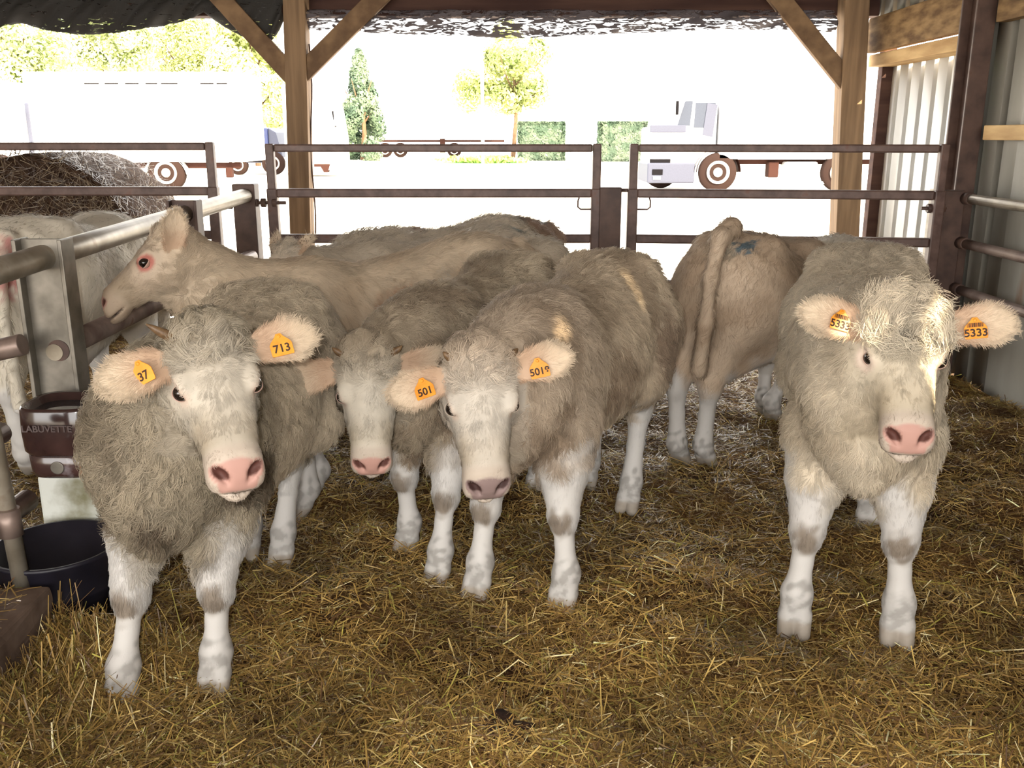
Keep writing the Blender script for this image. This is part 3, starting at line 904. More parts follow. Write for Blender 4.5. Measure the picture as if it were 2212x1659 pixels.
nx, ny = 150, 190
gx, gy = np.meshgrid(np.linspace(-9, 3.4, nx), np.linspace(-6.2, 8.45, ny), indexing='ij')
hz = bed_height(gx.ravel(), gy.ravel())
ii = np.arange(nx * ny).reshape(nx, ny)
fq = np.stack([ii[:-1, :-1], ii[1:, :-1], ii[1:, 1:], ii[:-1, 1:]], -1).reshape(-1, 4)
fl_ = np_mesh('floor', np.stack([gx.ravel(), gy.ravel(), hz], 1), fq, M['straw_ground'])
tag(fl_, kind='structure')

# loose straw stems: uncountable litter, one object
def straw_geo(n, region, seed, size=(0.03, 0.12), wid=(0.0009, 0.0024), flat=0.22, base=None):
    r = np.random.RandomState(seed)
    x, y = region(r, n)
    a = r.uniform(0, 6.283, n); L_ = r.gamma(3.0, (size[1] - size[0]) / 6, n) + size[0]
    L_ = np.minimum(L_, size[1] * 2)
    tilt = r.normal(0, flat, n); w = r.uniform(*wid, n)
    z = (bed_height(x, y) if base is None else base) + r.uniform(0.0, 0.022, n) + np.abs(np.sin(tilt)) * L_ * 0.4
    d = np.stack([np.cos(a) * np.cos(tilt), np.sin(a) * np.cos(tilt), np.sin(tilt)], 1)
    s = np.stack([-np.sin(a), np.cos(a), r.normal(0, 0.5, n)], 1); s = nrm(s)
    c = np.stack([x, y, z], 1); bend = r.normal(0, 0.06, n) * L_
    up = np.cross(d, s)
    A = c - d * (L_ / 2)[:, None]; B = c + up * bend[:, None]; E_ = c + d * (L_ / 2)[:, None]
    sw = s * w[:, None]
    V = np.stack([A - sw, A + sw, B - sw, B + sw, E_ - sw * 0.6, E_ + sw * 0.6], 1).reshape(-1, 3)
    b = np.arange(n)[:, None] * 6
    F_ = np.concatenate([b + [0, 1, 3, 2], b + [2, 3, 5, 4]], 0)
    pal = np.array([lin(116, 90, 48), lin(140, 112, 60), lin(160, 134, 76), lin(90, 66, 42), lin(180, 158, 102), lin(206, 192, 148), lin(128, 118, 60), lin(158, 148, 72)])
    pr = np.array([0.26, 0.24, 0.15, 0.17, 0.07, 0.03, 0.05, 0.03])
    patch = smooth_noise(np.stack([x, y, x * 0], 1), 0.8, 77)
    k = r.choice(len(pal), n, p=pr)
    col = 1.42 * pal[k] * (1 + 0.18 * np.clip(patch, -1.6, 1.6) + r.normal(0, 0.10, n))[:, None]
    return V, F_, np.repeat(np.clip(col, 0.005, 1), 6, 0)
def straw_blades(name, *sets):
    Vs, Fs, Cs, o = [], [], [], 0
    for a, kw in sets:
        V, F_, c = straw_geo(*a, **kw)
        Vs.append(V); Fs.append(F_ + o); Cs.append(c); o += len(V)
    return np_mesh(name, np.concatenate(Vs), np.concatenate(Fs), M['straw'], None, False, np.concatenate(Cs))
M['straw'] = attr_mat('straw_stem', 0.38, 0.5)
def reg(r, n):
    # density falls with distance, all over the pen
    y = 1.55 + (8.2 - 1.55) * r.uniform(0, 1, n) ** 1.75
    x = r.uniform(-1, 1, n) * (0.62 * y + 0.35)
    return np.clip(x, -3.6, 2.93), y
st = straw_blades('straw_bedding', ((150000, reg, 5), {}), ((160000, reg, 25), dict(size=(0.012, 0.05), wid=(0.0006, 0.0015), flat=0.35)))
tag(st, 'loose yellow and brown straw trodden over the whole pen floor', 'straw', kind='stuff')

# right wall: corrugated sheets (ribs modelled), with the gaps the low sun comes through
def holed(name, ax_pos, yr, zr, holes, mat, thick=0.03):
    ys = sorted({*yr, *[h[0] for h in holes], *[h[1] for h in holes]}); zs = sorted({*zr, *[h[2] for h in holes], *[h[3] for h in holes]})
    mb = MB()
    for a, b in zip(ys, ys[1:]):
        for c, d in zip(zs, zs[1:]):
            if any(h[0] <= (a + b) / 2 <= h[1] and h[2] <= (c + d) / 2 <= h[3] for h in holes): continue
            mb.box((ax_pos, a, c), (ax_pos + thick, b, d))
    return mb.build(name, mat)

WALL_X, ROOF_Z = 3.04, 4.3
def sun_hole(p, w, hgt):
    """where the sun ray through point p crosses the right wall"""
    t = (p[0] - WALL_X) / SUN_D[0]
    q = np.asarray(p) - SUN_D * t
    return (q[1] - w / 2, q[1] + w / 2, q[2] - hgt / 2, q[2] + hgt / 2)
SUN_SPOTS = [sun_hole(P(1995, 800, 2.46), 0.11, 0.26), sun_hole(P(1955, 690, 2.58), 0.20, 0.07), sun_hole(P(1765, 745, 2.62), 0.14, 0.12), sun_hole(P(1293, 662, 3.72), 0.06, 0.22), sun_hole(P(1148, 730, 3.05), 0.13, 0.14)]
def corrugated(name, X, y0, y1, z0, z1, mat, pitch=0.25, rib=0.055, parent=None, z1b=None):
    """sheet in the plane X with trapezoid ribs standing into the barn"""
    z1b = z1 if z1b is None else z1b
    prof = []
    y = y0
    while y < y1 - 1e-6:
        for dy, dx in ((0, 0), (pitch * 0.66, 0), (pitch * 0.70, rib), (pitch * 0.94, rib), (pitch * 0.98, 0)):
            if y + dy <= y1: prof.append((y + dy, X + dx))
        y += pitch
    prof.append((y1, X))
    V, F_ = [], []
    for yy, xx in prof:
        zt = z1 + (z1b - z1) * (yy - y0) / (y1 - y0)
        V += [(xx, yy, z0), (xx, yy, zt), (xx + 0.006, yy, zt), (xx + 0.006, yy, z0)]
    for i in range(len(prof) - 1):
        a, b = i * 4, i * 4 + 4
        F_ += [(a, b, b + 1, a + 1), (a + 2, b + 2, b + 3, a + 3), (a + 1, b + 1, b + 2, a + 2), (a + 3, b + 3, b, a)]
    return np_mesh(name, np.array(V, float), np.array(F_), mat, parent, False)

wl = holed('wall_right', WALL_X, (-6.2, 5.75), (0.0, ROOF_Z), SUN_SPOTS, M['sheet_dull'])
tag(wl, kind='structure')
# the stretch beside the dark column and the brighter bay towards the yard
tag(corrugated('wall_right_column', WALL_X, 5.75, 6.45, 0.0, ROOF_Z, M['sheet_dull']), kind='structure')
zt0, zt1 = PX(2090, 104, WALL_X), PX(1893, 132, WALL_X)
bay = corrugated('wall_right_bay', WALL_X + 0.14, 6.42, 8.22, 0.0, zt0[2] + 0.0, M['sheet'], 0.235)
tag(bay, kind='structure')
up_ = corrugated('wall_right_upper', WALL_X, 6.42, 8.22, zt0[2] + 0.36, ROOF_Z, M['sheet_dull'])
tag(up_, kind='structure')
g = MB(); g.box((WALL_X - 0.05, 6.38, zt0[2] - 0.01), (WALL_X + 0.145, 8.2, zt0[2] + 0.085)); tag(g.build('trim_1', M['girt'], None, 0.006), kind='structure')
g = MB(); g.box((WALL_X - 0.08, 6.38, zt0[2] + 0.10), (WALL_X + 0.0, 8.2, zt0[2] + 0.37)); tag(g.build('trim_2', M['timber_y'], None, 0.006), kind='structure')
g = MB(); g.box((WALL_X - 0.07, 3.0, 1.57), (WALL_X - 0.005, 6.05, 1.66)); tag(g.build('trim_3', M['girt'], None, 0.006), kind='structure')
zz = PX(2180, 48, WALL_X)[2]
g = MB(); g.box((WALL_X - 0.08, 3.0, zz), (WALL_X - 0.005, 6.05, zz + 0.26)); tag(g.build('trim_4', M['timber_y'], None, 0.006), kind='structure')
# jamb of the bay, leaving a slit of daylight beside the corner post
g = MB(); g.box((WALL_X + 0.05, 8.14, 0), (WALL_X + 0.16, 8.24, 2.5)); tag(g.build('trim_5', M['beam'], None, 0.006), kind='structure')
# dark steel column against the wall: flange, web, flange
g = MB()
g.box((WALL_X - 0.16, 6.14, 0), (WALL_X - 0.035, 6.16, ROOF_Z)); g.box((WALL_X - 0.10, 6.16, 0), (WALL_X - 0.085, 6.34, ROOF_Z)); g.box((WALL_X - 0.16, 6.34, 0), (WALL_X - 0.035, 6.36, ROOF_Z))
tag(g.build('steel_column', M['steel_dark'], None, 0.004), 'dark steel column against the corrugated side wall', 'column')
# other walls and roof, mostly out of the picture but shading it
g = MB(); g.box((-9.1, -6.2, 0), (-9.0, 8.4, ROOF_Z)); tag(g.build('wall_left', M['sheet_dull']), kind='structure')
g = MB(); g.box((-9.1, -7.2, ROOF_Z), (3.7, 8.8, ROOF_Z + 0.08)); tag(g.build('ceiling', M['roof']), kind='structure')
zb = P(1200, 31, 8.1)[2]
g = MB(); g.box((-9.0, 8.20, zb), (3.2, 8.40, zb + 0.40)); tag(g.build('wall_front_header', M['beam'], None, 0.01), kind='structure')
g = MB(); g.box((-9.0, 8.28, zb + 0.40), (3.3, 8.34, ROOF_Z)); tag(g.build('wall_front_gable', M['roof']), kind='structure')

# timber posts with their braces
def leaned_post(name, label, tops, bots, w, dep, Y, braces, cat='post'):
    a, b = P(*tops, Y), P(*bots, Y)
    d = (b - a) / (b[2] - a[2])
    lo, hi = a + d * (-0.03 - a[2]), a + d * (zb + 0.38 - a[2])
    root = empty(name, tuple(lo))
    off = -lo
    m = MB(); m.bar(lo + off + [0, dep / 2, 0], hi + off + [0, dep / 2, 0], w, dep, (0, 1, 0))
    m.build('post_shaft', M['timber'], root, 0.008)
    for (x0, y0, x1, y1, bw) in braces:
        p, q = P(x0, y0, Y + 0.03), P(x1, y1, Y + 0.03)
        e = nrm(q - p); q = p + e * ((zb + 0.34 - p[2]) / e[2])
        m = MB(); m.bar(p + off + [0, 0.03, 0], q + off + [0, 0.03, 0], bw, 0.07, (0, 1, 0))
        m.build('brace', M['timber_b'], root, 0.006)
    return tag(root, label, cat)
leaned_post('timber_post', 'square timber post with two diagonal braces, between box truck and fir tree', (634, 0), (648, 500), 0.178, 0.18, 8.0, ((640, 176, 470, -10, 0.15), (646, 164, 818, -8, 0.15)))
leaned_post('timber_post', 'thick timber corner post with one brace beside the corrugated bay', (1853, 0), (1834, 450), 0.20, 0.19, 8.0, ((1846, 196, 1682, -8, 0.15),))
# thin cable down the post
m = MB(); c0, c1 = P(668, 95, 8.1), P(680, 520, 8.1)
m.tube([c0 + (c1 - c0) * t + np.array([0.012 * math.sin(9 * t), 0, 0]) for t in np.linspace(0, 1, 16)], 0.007, 8)
tag(m.build('cable', M['steel_dark']), 'thin dark cable running down beside the braced post', 'cable')

# shade netting rolled under the header
def net_mat(name, dens):
    m, nt, bs = mat_base(name)
    bs.inputs['Base Color'].default_value = (*lin(*((44, 42, 40) if dens > 0.6 else (92, 86, 90))), 1); bs.inputs['Roughness'].default_value = 0.8
    tc = nt.nodes.new('ShaderNodeTexCoord'); mp = nt.nodes.new('ShaderNodeMapping'); mp.inputs['Scale'].default_value = (3.0, 3.0, 14)
    nz = nt.nodes.new('ShaderNodeTexNoise'); nz.inputs['Scale'].default_value = 3.4; nz.inputs['Detail'].default_value = 9; nz.inputs['Distortion'].default_value = 1.2
    cr = nt.nodes.new('ShaderNodeValToRGB'); cr.color_ramp.elements[0].position = dens - 0.06; cr.color_ramp.elements[1].position = dens + 0.07
    tr = nt.nodes.new('ShaderNodeBsdfTransparent'); ms = nt.nodes.new('ShaderNodeMixShader')
    nt.links.new(tc.outputs['Object'], mp.inputs[0]); nt.links.new(mp.outputs[0], nz.inputs['Vector']); nt.links.new(nz.outputs['Fac'], cr.inputs[0])
    nt.links.new(cr.outputs[0], ms.inputs[0]); nt.links.new(bs.outputs[0], ms.inputs[1]); nt.links.new(tr.outputs[0], ms.inputs[2])
    nt.links.new(ms.outputs[0], nt.nodes['Material Output'].inputs['Surface'])
    return m
def netting(name, label, contour, mat, Y0, seed, top):
    """a hanging sheet: contour = lower edge in picture points"""
    cx = np.array([c[0] for c in contour], float); cy = np.array([c[1] for c in contour], float)
    nx_, nz_ = 140, 16
    V = np.zeros((nx_, nz_, 3))
    rs = np.random.RandomState(seed)
    for i in range(nx_):
        px = cx[0] + (cx[-1] - cx[0]) * i / (nx_ - 1)
        b = P(px, np.interp(px, cx, cy) + rs.normal(0, 0.5), Y0); t = P(px, top, Y0)
        for j in range(nz_):
            f = j / (nz_ - 1)
            q = t + (b - t) * f
            q[1] = Y0 - 0.05 * math.sin(math.pi * f) - 0.025 * math.sin(5 * f + i * 0.21) - 0.012 * math.sin(i * 0.7 + 9 * f)
            V[i, j] = q
    id_ = np.arange(nx_ * nz_).reshape(nx_, nz_)
    F_ = np.stack([id_[:-1, :-1], id_[1:, :-1], id_[1:, 1:], id_[:-1, 1:]], -1).reshape(-1, 4)
    o = np_mesh(name, V.reshape(-1, 3), F_, mat)
    md = o.modifiers.new('thick', 'SOLIDIFY'); md.thickness = 0.004
    return tag(o, label, 'netting')
M['net_dense'] = net_mat('dark_netting', 0.66)
M['net_thin'] = net_mat('worn_netting', 0.535)
netting('shade_netting', 'dark sagging netting under the header, left of the braced post', [(-60, 66), (0, 60), (46, 49), (100, 66), (170, 75), (270, 69), (350, 55), (410, 42), (442, 26), (480, 55), (540, 88), (585, 94), (600, 72), (613, 44)], M['net_dense'], 8.12, 3, -8)
netting('shade_netting', 'worn see-through netting under the header, right of the braced post', [(664, 62), (700, 66), (800, 71), (900, 73), (1000, 78), (1100, 82), (1200, 79), (1400, 69), (1600, 63), (1700, 64), (1750, 66), (1804, 70)], M['net_thin'], 8.12, 4, 22)

# ---------------------------------------------------------------- gates and fences
def gate_post(name, px, Yp, top_px, w, label, mat='steel_dark', dep=0.12):
    c = P(px, top_px, Yp)
    m = MB(); x = c[0]
    m.box((x - w / 2, Yp, -0.02), (x + w / 2, Yp + dep, c[2]))
    o = m.build(name, M[mat], None, 0.006)
    return tag(o, label, 'post'), x, c[2]

def gate(label, a, b, zs, end_w=0.055, legs=True, loops=(), y_off=0.0):
    """a: left end xy, b: right end xy, rails at heights zs"""
    A, B = np.array([*a, 0.0]), np.array([*b, 0.0])
    root = empty('pen_gate', tuple(A))
    d = B - A; e = nrm(d)
    n = np.array([-e[1], e[0], 0])
    for i, z in enumerate(zs):
        th_ = 0.058 if i else 0.050
        m = MB(); m.bar(e * 0.03 + [0, 0, z], d - e * 0.03 + [0, 0, z], th_, th_)
        m.build('rail', M['gate_paint'], root, 0.010, 2)
    for p in (np.zeros(3), d):
        m = MB()
        m.bar(p + [0, 0, zs[1] - 0.02], p + [0, 0, zs[0] + 0.028], end_w, end_w, (0, 1, 0)); m.bar(p + [0, 0, zs[-1] - 0.05], p + [0, 0, zs[1] + 0.03], end_w + 0.012, end_w + 0.012, (0, 1, 0))
        m.build('end_upright', M['gate_paint'], root, 0.008, 2)
    for side in loops:
        s_ = 1 if side == 'L' else -1
        o = (np.zeros(3) if side == 'L' else d)
        m = MB(); z = zs[1] - 0.03
        m.tube([o + e * s_ * 0.03 + [0, 0, z - 0.075], o + e * s_ * 0.10 + [0, 0, z - 0.075], o + e * s_ * 0.118 + [0, 0, z - 0.06], o + e * s_ * 0.118 + [0, 0, z - 0.02], o + e * s_ * 0.11 + [0, 0, z]], 0.006, 8)
        m.build('latch_loop', M['gate_paint'], root)
    return tag(root, label, 'gate'), A, B

GY = 6.2
z1, z2, z3 = P(900, 320, GY)[2], P(900, 417, GY)[2], P(900, 515, GY)[2]
ZS = (z1, z2, z3, z3 - 0.30, z3 - 0.60)
xl = P(588, 400, GY)[0]; xr = P(1288, 400, GY)[0]
gate('brown steel pen gate in the middle, braced timber post seen through it', (xl, GY), (xr, GY), ZS, loops='R')
xl2 = P(1367, 400, GY)[0]
gate('brown steel pen gate in front of the corrugated bay and silver truck', (xl2, GY), (P(2030, 400, 5.95)[0], 5.95), ZS, loops='L')
xl3 = P(-420, 400, GY)[0]
gate('brown steel gate at far left, in front of the hay bale', (xl3, GY + 0.04), (P(456, 400, GY)[0], GY + 0.04), (z1 + 0.01, z2 + 0.01, z3 + 0.02, z3 - 0.28, z3 - 0.58))
p1, x1, t1 = gate_post('gate_post', 524, GY - 0.06, 398, 0.145, 'steel gate post between the two left gates, grey rail ending in it')
p2, x2, t2 = gate_post('gate_post', 1320, GY - 0.06, 405, 0.142, 'steel gate post in the middle, between two gate ends')
p3, x3, t3 = gate_post('gate_post', 2062, 6.0, 412, 0.15, 'steel post at the right holding three pipe rails')
m = MB(); m.box((x3 - 0.105, 5.99, 0), (x3 - 0.078, 6.12, t3 + 0.005)); m.build('flange', M['galv'], p3)
# hinge bolts on the posts
def hinge(px0, px1, py, Yh, parent, loc):
    a, b = P(px0, py, Yh), P(px1, py, Yh)
    m = MB(); m.tube([a, b], 0.012, 10)
    for px in np.linspace(px0, px1, 4)[1:3]:
        c = P(px, py, Yh); m.tube([c - [0.016, 0, 0], c + [0.016, 0, 0]], 0.030, 8)
    m.tube([P(px0 + 8 * np.sign(px1 - px0), py - 8, Yh), P(px0 + 8 * np.sign(px1 - px0), py + 8, Yh)], 0.02, 8)
    o = m.build('hinge_bolt', M['steel_dark'], parent, 0.003, 1)
hinge(545, 618, 438, GY - 0.02, p1, None); hinge(503, 484, 442, GY - 0.02, p1, None); hinge(2044, 1990, 450, 5.97, p3, None)
m = MB(); m.tube([P(1342, 411, GY), P(1368, 411, GY)], 0.012, 10); m.build('hinge_bolt', M['steel_dark'], p2)

# right-hand pipe rails
for px, py, mt, lb in ((2084, 428, 'pipe', 'top pale pipe rail running from the right-hand steel post'), (2076, 523, 'pipe_brown', 'middle brownish pipe rail from the right-hand steel post'), (2066, 621, 'pipe_brown', 'lowest pipe rail from the right-hand steel post')):
    a = P(px, py, 6.02); a[0] = 2.885
    root = MB(); root.tube([a, (a[0] + 0.02, 1.2, a[2])], 0.031, 16)
    o = root.build('pipe_rail', M[mt])
    c = MB(); c.tube([a + [0, -0.03, 0], a + [0, -0.11, 0]], 0.038, 16); c.build('collar', M['steel_dark'], o)
    tag(o, lb, 'rail')

# left-hand fence: H-section posts and thick pipe rails
FX = -1.735
def h_post(Yc, px_w, top, label, w, mat='galv', hole=None):
    m = MB(); x = FX
    zt = top
    dep = 0.16
    m.box((x - w / 2, Yc - 0.008, -0.02), (x + w / 2, Yc, zt))
    m.box((x + w / 2 - 0.012, Yc - 0.05, -0.02), (x + w / 2 + 0.004, Yc + 0.05, zt)); m.box((x - w / 2 - 0.004, Yc - 0.05, -0.02), (x - w / 2 + 0.012, Yc + 0.05, zt))
    o = m.build('fence_post', M[mat], None, 0.003)
    return tag(o, label, 'post')
Yn, Ym = 3.44, 4.98
zrail_n, zrail_f = P(30, 575, 3.22)[2], P(520, 425, 6.05)[2]
zr = lambda Y: zrail_n + (zrail_f - zrail_n) * (Y - 3.22) / (6.05 - 3.22)
pn = h_post(Yn, 0, P(105, 515, Yn)[2], 'galvanised fence post nearest the camera, plugged round hole low on its face', 0.175)
pm = h_post(Ym, 0, P(405, 432, Ym)[2], 'second fence post, dark, above the profile calf', 0.15, 'steel_dark')
m = MB(); m.tube([(FX, 1.4, zr(1.4)), (FX, 6.13, zr(6.13))], 0.046, 20)
tag(m.build('pipe_rail', M['pipe']), 'thick grey top pipe rail of the left fence, running to the far gate post', 'rail')
zh = P(112, 760, Yn - 0.03)[2]
m = MB(); m.tube([(FX, Yn + 0.02, zh), (FX + 0.02, 6.1, zh + 0.02)], 0.044, 20)
tag(m.build('pipe_rail', M['pipe_brown']), 'dark lower pipe rail of the left fence, under the profile calf chin', 'rail')
m = MB(); m.tube([(FX + 0.012, Yn - 0.012, zh), (FX + 0.012, Yn - 0.006, zh)], 0.041, 28); m.build('hole', M['steel_dark'], pn)
m = MB(); m.tube([(FX - 0.002, Yn - 0.016, zh - 0.006), (FX - 0.002, Yn - 0.010, zh - 0.006)], 0.032, 24); m.build('pipe_end', M['pipe'], pn)

m = MB(); m.tube([P(-30, 762, 3.33), P(50, 744, 3.33)], 0.040, 20); m.build('socket', M['pipe_brown'], pn, 0.004)
# a dung pat trodden into the straw
dq = G(1085, 1585)
m = MB(); m.lathe([(0.005, 0.035), (0.03, 0.034), (0.055, 0.028), (0.075, 0.018), (0.085, 0.0), (0.085, -0.02)], (0, 0, 0), 'z', 28)
for v in m.bm.verts:
    v.co *= 1 + 0.14 * smooth_noise(np.array([v.co]), 0.06, 6)[0]
o = m.build('dung_pat', noise_mat('dung', lin(40, 26, 22), lin(64, 44, 34), 30, 0.7, bump=0.4)); o.location = (dq[0], dq[1], -0.004)
tag(o, 'dark brown dung pat trodden into the straw, front middle', 'dung')
# concrete kerb and the stub pipe standing on it
m = MB(); m.box((-2.2, 0.9, -0.03), (-1.475, 2.69, 0.21))
bmesh.ops.subdivide_edges(m.bm, edges=m.bm.edges[:], cuts=12, use_grid_fill=True)
for v in m.bm.verts:
    k = smooth_noise(np.array([v.co]), 0.3, 8)[0]; k2 = smooth_noise(np.array([v.co]), 0.09, 9)[0]
    v.co += Vector((0.004 * k + 0.002 * k2, 0.004 * k2, (0.004 * k + 0.002 * k2) if v.co.z > 0.1 else 0))
tag(m.build('concrete_kerb', M['concrete'], None, 0.01), 'grimy concrete kerb littered with straw, lower left corner', 'kerb')
def reg_k(r, n):
    return -1.49 - r.gamma(1.6, 0.16, n), r.uniform(1.3, 2.66, n)
kw = straw_blades('straw_wisps', ((900, reg_k, 15), dict(base=0.21)))
tag(kw, 'loose straw wisps lying on the concrete kerb', 'straw', kind='stuff')
def reg_h(r, n):
    return np.clip(-1.30 + r.normal(0, 0.13, n), -1.455, -0.9), np.clip(2.4 + r.normal(0, 0.3, n), 1.6, 2.68)
kh = straw_blades('straw_heap', ((5000, reg_h, 16), dict(size=(0.05, 0.16), flat=0.55)))
tag(kh, 'tangled yellow straw heaped against the concrete kerb', 'straw', kind='stuff')
pb = G(48, 1262, 0.20)
root = MB(); root.tube([pb + [0, 0, -0.01], pb + [-0.035, 0.02, 0.52], pb + [-0.06, 0.03, 1.05]], 0.027, 18)
o = root.build('upright_pipe', M['pipe'])
tag(o, 'worn upright pipe standing on the concrete kerb beside the drinker', 'pipe')
cz = P(38, 1128, pb[1])
m = MB(); m.tube([(pb[0] - 0.01, pb[1], cz[2] - 0.045), (pb[0] - 0.012, pb[1], cz[2] + 0.045)], 0.036, 18); m.build('clamp', M['pipe_brown'], o)
m = MB(); e0 = np.array([pb[0] - 0.06, pb[1] - 0.05, cz[2] - 0.01]); m.lathe([(0.037, 0), (0.037, 0.28), (0.031, 0.28), (0.031, 0.0)], tuple(e0 + [0, -0.02, 0]), 'y', 22); m.build('cross_pipe', M['pipe_brown'], o)
cz2 = P(16, 975, pb[1])
m = MB(); m.tube([(pb[0] - 0.055, pb[1] + 0.02, cz2[2] - 0.06), (pb[0] - 0.058, pb[1] + 0.02, cz2[2] + 0.08)], 0.040, 18); m.build('clamp', M['pipe_brown'], o)
m = MB(); m.lathe([(0.036, 0), (0.036, 0.25), (0.03, 0.25), (0.03, 0)], (pb[0] - 0.105, pb[1] - 0.06, cz2[2] + 0.0), 'y', 22); m.build('cross_pipe', M['pipe_brown'], o)

# water bowl on its box, rubber tub below
M['bowl'] = noise_mat('brown_enamel', lin(52, 36, 34), lin(74, 52, 48), 6, 0.16, spec=0.7, c3=lin(168, 160, 164), ramp=(0.4, 0.62))
M['rubber'] = noise_mat('black_rubber', lin(18, 16, 24), lin(32, 29, 38), 8, 0.45, spec=0.4, bump=0.05)
M['whitebox'] = noise_mat('stained_white_plastic', lin(120, 116, 88), lin(206, 208, 200), 5, 0.6, ramp=(0.38, 0.56))
M['orange'] = plain('orange_reflector', lin(176, 92, 30), 0.3)
YB = 3.12
def pz(py): return P(100, py, YB)[2]
xa, xb = P(34, 950, YB)[0], P(196, 950, YB)[0]
cx = (xa + xb) / 2; rx = (xb - xa) / 2
root = empty('water_bowl', (cx, YB + 0.12, pz(1035)))
def ring(rows, name, mat, bev=0.0):
    """rounded-square lathe: rows of (scale x, scale y, z)"""
    n = 44; V = []; F_ = []
    for sx, sy, z in rows:
        for k in range(n):
            a = 2 * math.pi * k / n
            c, s = math.cos(a), math.sin(a)
            e = 0.55
            V.append((math.copysign(abs(c) ** e, c) * sx, math.copysign(abs(s) ** e, s) * sy, z))
    for i in range(len(rows) - 1):
        for k in range(n): F_.append((i * n + k, i * n + (k + 1) % n, (i + 1) * n + (k + 1) % n, (i + 1) * n + k))
    return np_mesh(name, np.array(V), np.array(F_), mat, root)
z0 = pz(1035)
h1, h2, h3 = pz(985) - z0, pz(990) - z0, pz(884) - z0
ring([(0.001, 0.001, 0.005), (rx * 0.86, 0.11, 0.0), (rx * 0.92, 0.115, 0.02), (rx * 0.94, 0.118, h1 * 0.9), (rx * 0.88, 0.11, h1), (0.001, 0.001, h1)], 'bowl_base', M['bowl'])
ring([(0.001, 0.001, h2), (rx * 0.9, 0.115, h2), (rx * 1.0, 0.13, h2 + 0.02), (rx * 1.02, 0.135, (h2 + h3) / 2), (rx * 1.0, 0.13, h3 - 0.012), (rx * 0.97, 0.125, h3), (rx * 0.86, 0.11, h3 - 0.004), (rx * 0.80, 0.10, h3 - 0.07), (0.001, 0.001, h3 - 0.08)], 'bowl_rim', M['bowl'])
ring([(0.001, 0.001, h3 - 0.03), (rx * 0.82, 0.103, h3 - 0.03)], 'water', plain('water', lin(60, 60, 62), 0.05, spec=0.8))
cu = bpy.data.curves.new('lettering', 'FONT'); cu.body = 'LABUVETTE'; cu.size = 0.034; cu.align_x = 'CENTER'; cu.extrude = 0.002; cu.offset = 0.0006
tmp = bpy.data.objects.new('lettering', cu); COL.objects.link(tmp); bpy.context.view_layer.update()
me = bpy.data.meshes.new_from_object(tmp.evaluated_get(bpy.context.evaluated_depsgraph_get())); bpy.data.objects.remove(tmp)
me.materials.clear(); me.materials.append(plain('worn_letter_paint', lin(96, 82, 80), 0.5))
to = link(bpy.data.objects.new('lettering', me), root); to.rotation_euler = (math.pi / 2, 0, 0); to.location = (-0.01, -0.136, (h2 + h3) / 2 + 0.012)
m = MB(); m.lathe([(0.021, 0), (0.024, 0), (0.024, 0.003), (0.021, 0.003)], (0.0, -0.121, h1 * 0.48), 'y', 24); m.build('cast_ring', M['galv'], root)
m = MB(); m.box((rx * 0.60, -0.124, 0.012), (rx * 0.93, -0.10, h1 * 0.92)); m.build('reflector', M['orange'], root, 0.006)
tag(root, 'glossy brown water bowl with raised lettering, between fence post and shaggy calf', 'drinker')
m = MB(); zb1, zb0 = z0, 0.0
m.box((cx - rx * 0.72, YB + 0.03, -0.01), (cx + rx * 1.1, YB + 0.25, z0 - 0.001))
tag(m.build('pedestal', M['whitebox'], None, 0.012), 'stained white pedestal box under the brown water bowl', 'box')
tc_ = P(112, 1200, 3.02); ztub = P(110, 1120, 3.12)[2]
m = MB(); R_ = 0.20
m.lathe([(0.01, 0.03), (R_ * 0.86, 0.02), (R_ * 0.90, 0.0), (R_ * 0.96, ztub * 0.45), (R_ * 0.975, ztub * 0.47), (R_ * 0.975, ztub * 0.50), (R_ * 0.97, ztub * 0.52), (R_ * 1.02, ztub * 0.93), (R_ * 1.05, ztub * 0.95), (R_ * 1.05, ztub), (R_ * 0.99, ztub), (R_ * 0.90, 0.06), (0.01, 0.05)], (0, 0, 0), 'z', 56)
o = m.build('rubber_tub', M['rubber']); o.location = (-1.56, 2.915, -0.005)
tag(o, 'black ribbed rubber tub on the straw below the brown water bowl', 'tub')

# round hay bale behind the left gate
M['hay'] = noise_mat('hay', lin(46, 34, 28), lin(84, 66, 52), 18, 0.9, stretch=(1, 4, 1), bump=0.6, spec=0.1)
bc = P(150, 480, 7.6); RB = 0.78
bm_ = MB(); n = 72
rows = [(0.02, -0.62), (RB * 0.55, -0.63), (RB * 0.9, -0.60), (RB * 0.985, -0.54), (RB, -0.35), (RB, 0.35), (RB * 0.985, 0.54), (RB * 0.9, 0.60), (0.02, 0.62)]
bm_.lathe(rows, (0, 0, 0), 'y', n)
for v in bm_.bm.verts:
    k = smooth_noise(np.array([v.co]), 0.28, 31)[0]; v.co *= 1 + 0.014 * k
    if v.co.z < -0.70: v.co.z = -0.70
bale = bm_.build('hay_bale', M['hay'])
bale.location = (bc[0], 7.6, 0.69)
r = np.random.RandomState(3); nb_ = 5000
a = r.uniform(-0.3, math.pi + 0.3, nb_); yy = r.uniform(-0.62, 0.6, nb_); onend = r.uniform(size=nb_) < 0.4
rad = np.where(onend, RB * np.sqrt(r.uniform(0.05, 1, nb_)), RB)
c = np.stack([np.cos(a) * rad, np.where(onend, -0.63, yy), np.sin(a) * rad], 1)
out = np.where(onend[:, None], np.array([0, -1.0, 0]), np.stack([np.cos(a), 0 * a, np.sin(a)], 1))
d = nrm(np.cross(out, r.normal(size=(nb_, 3))) + out * r.normal(0.15, 0.25, nb_)[:, None]); L_ = r.uniform(0.05, 0.16, nb_)
s = nrm(np.cross(d, out)) * 0.0022
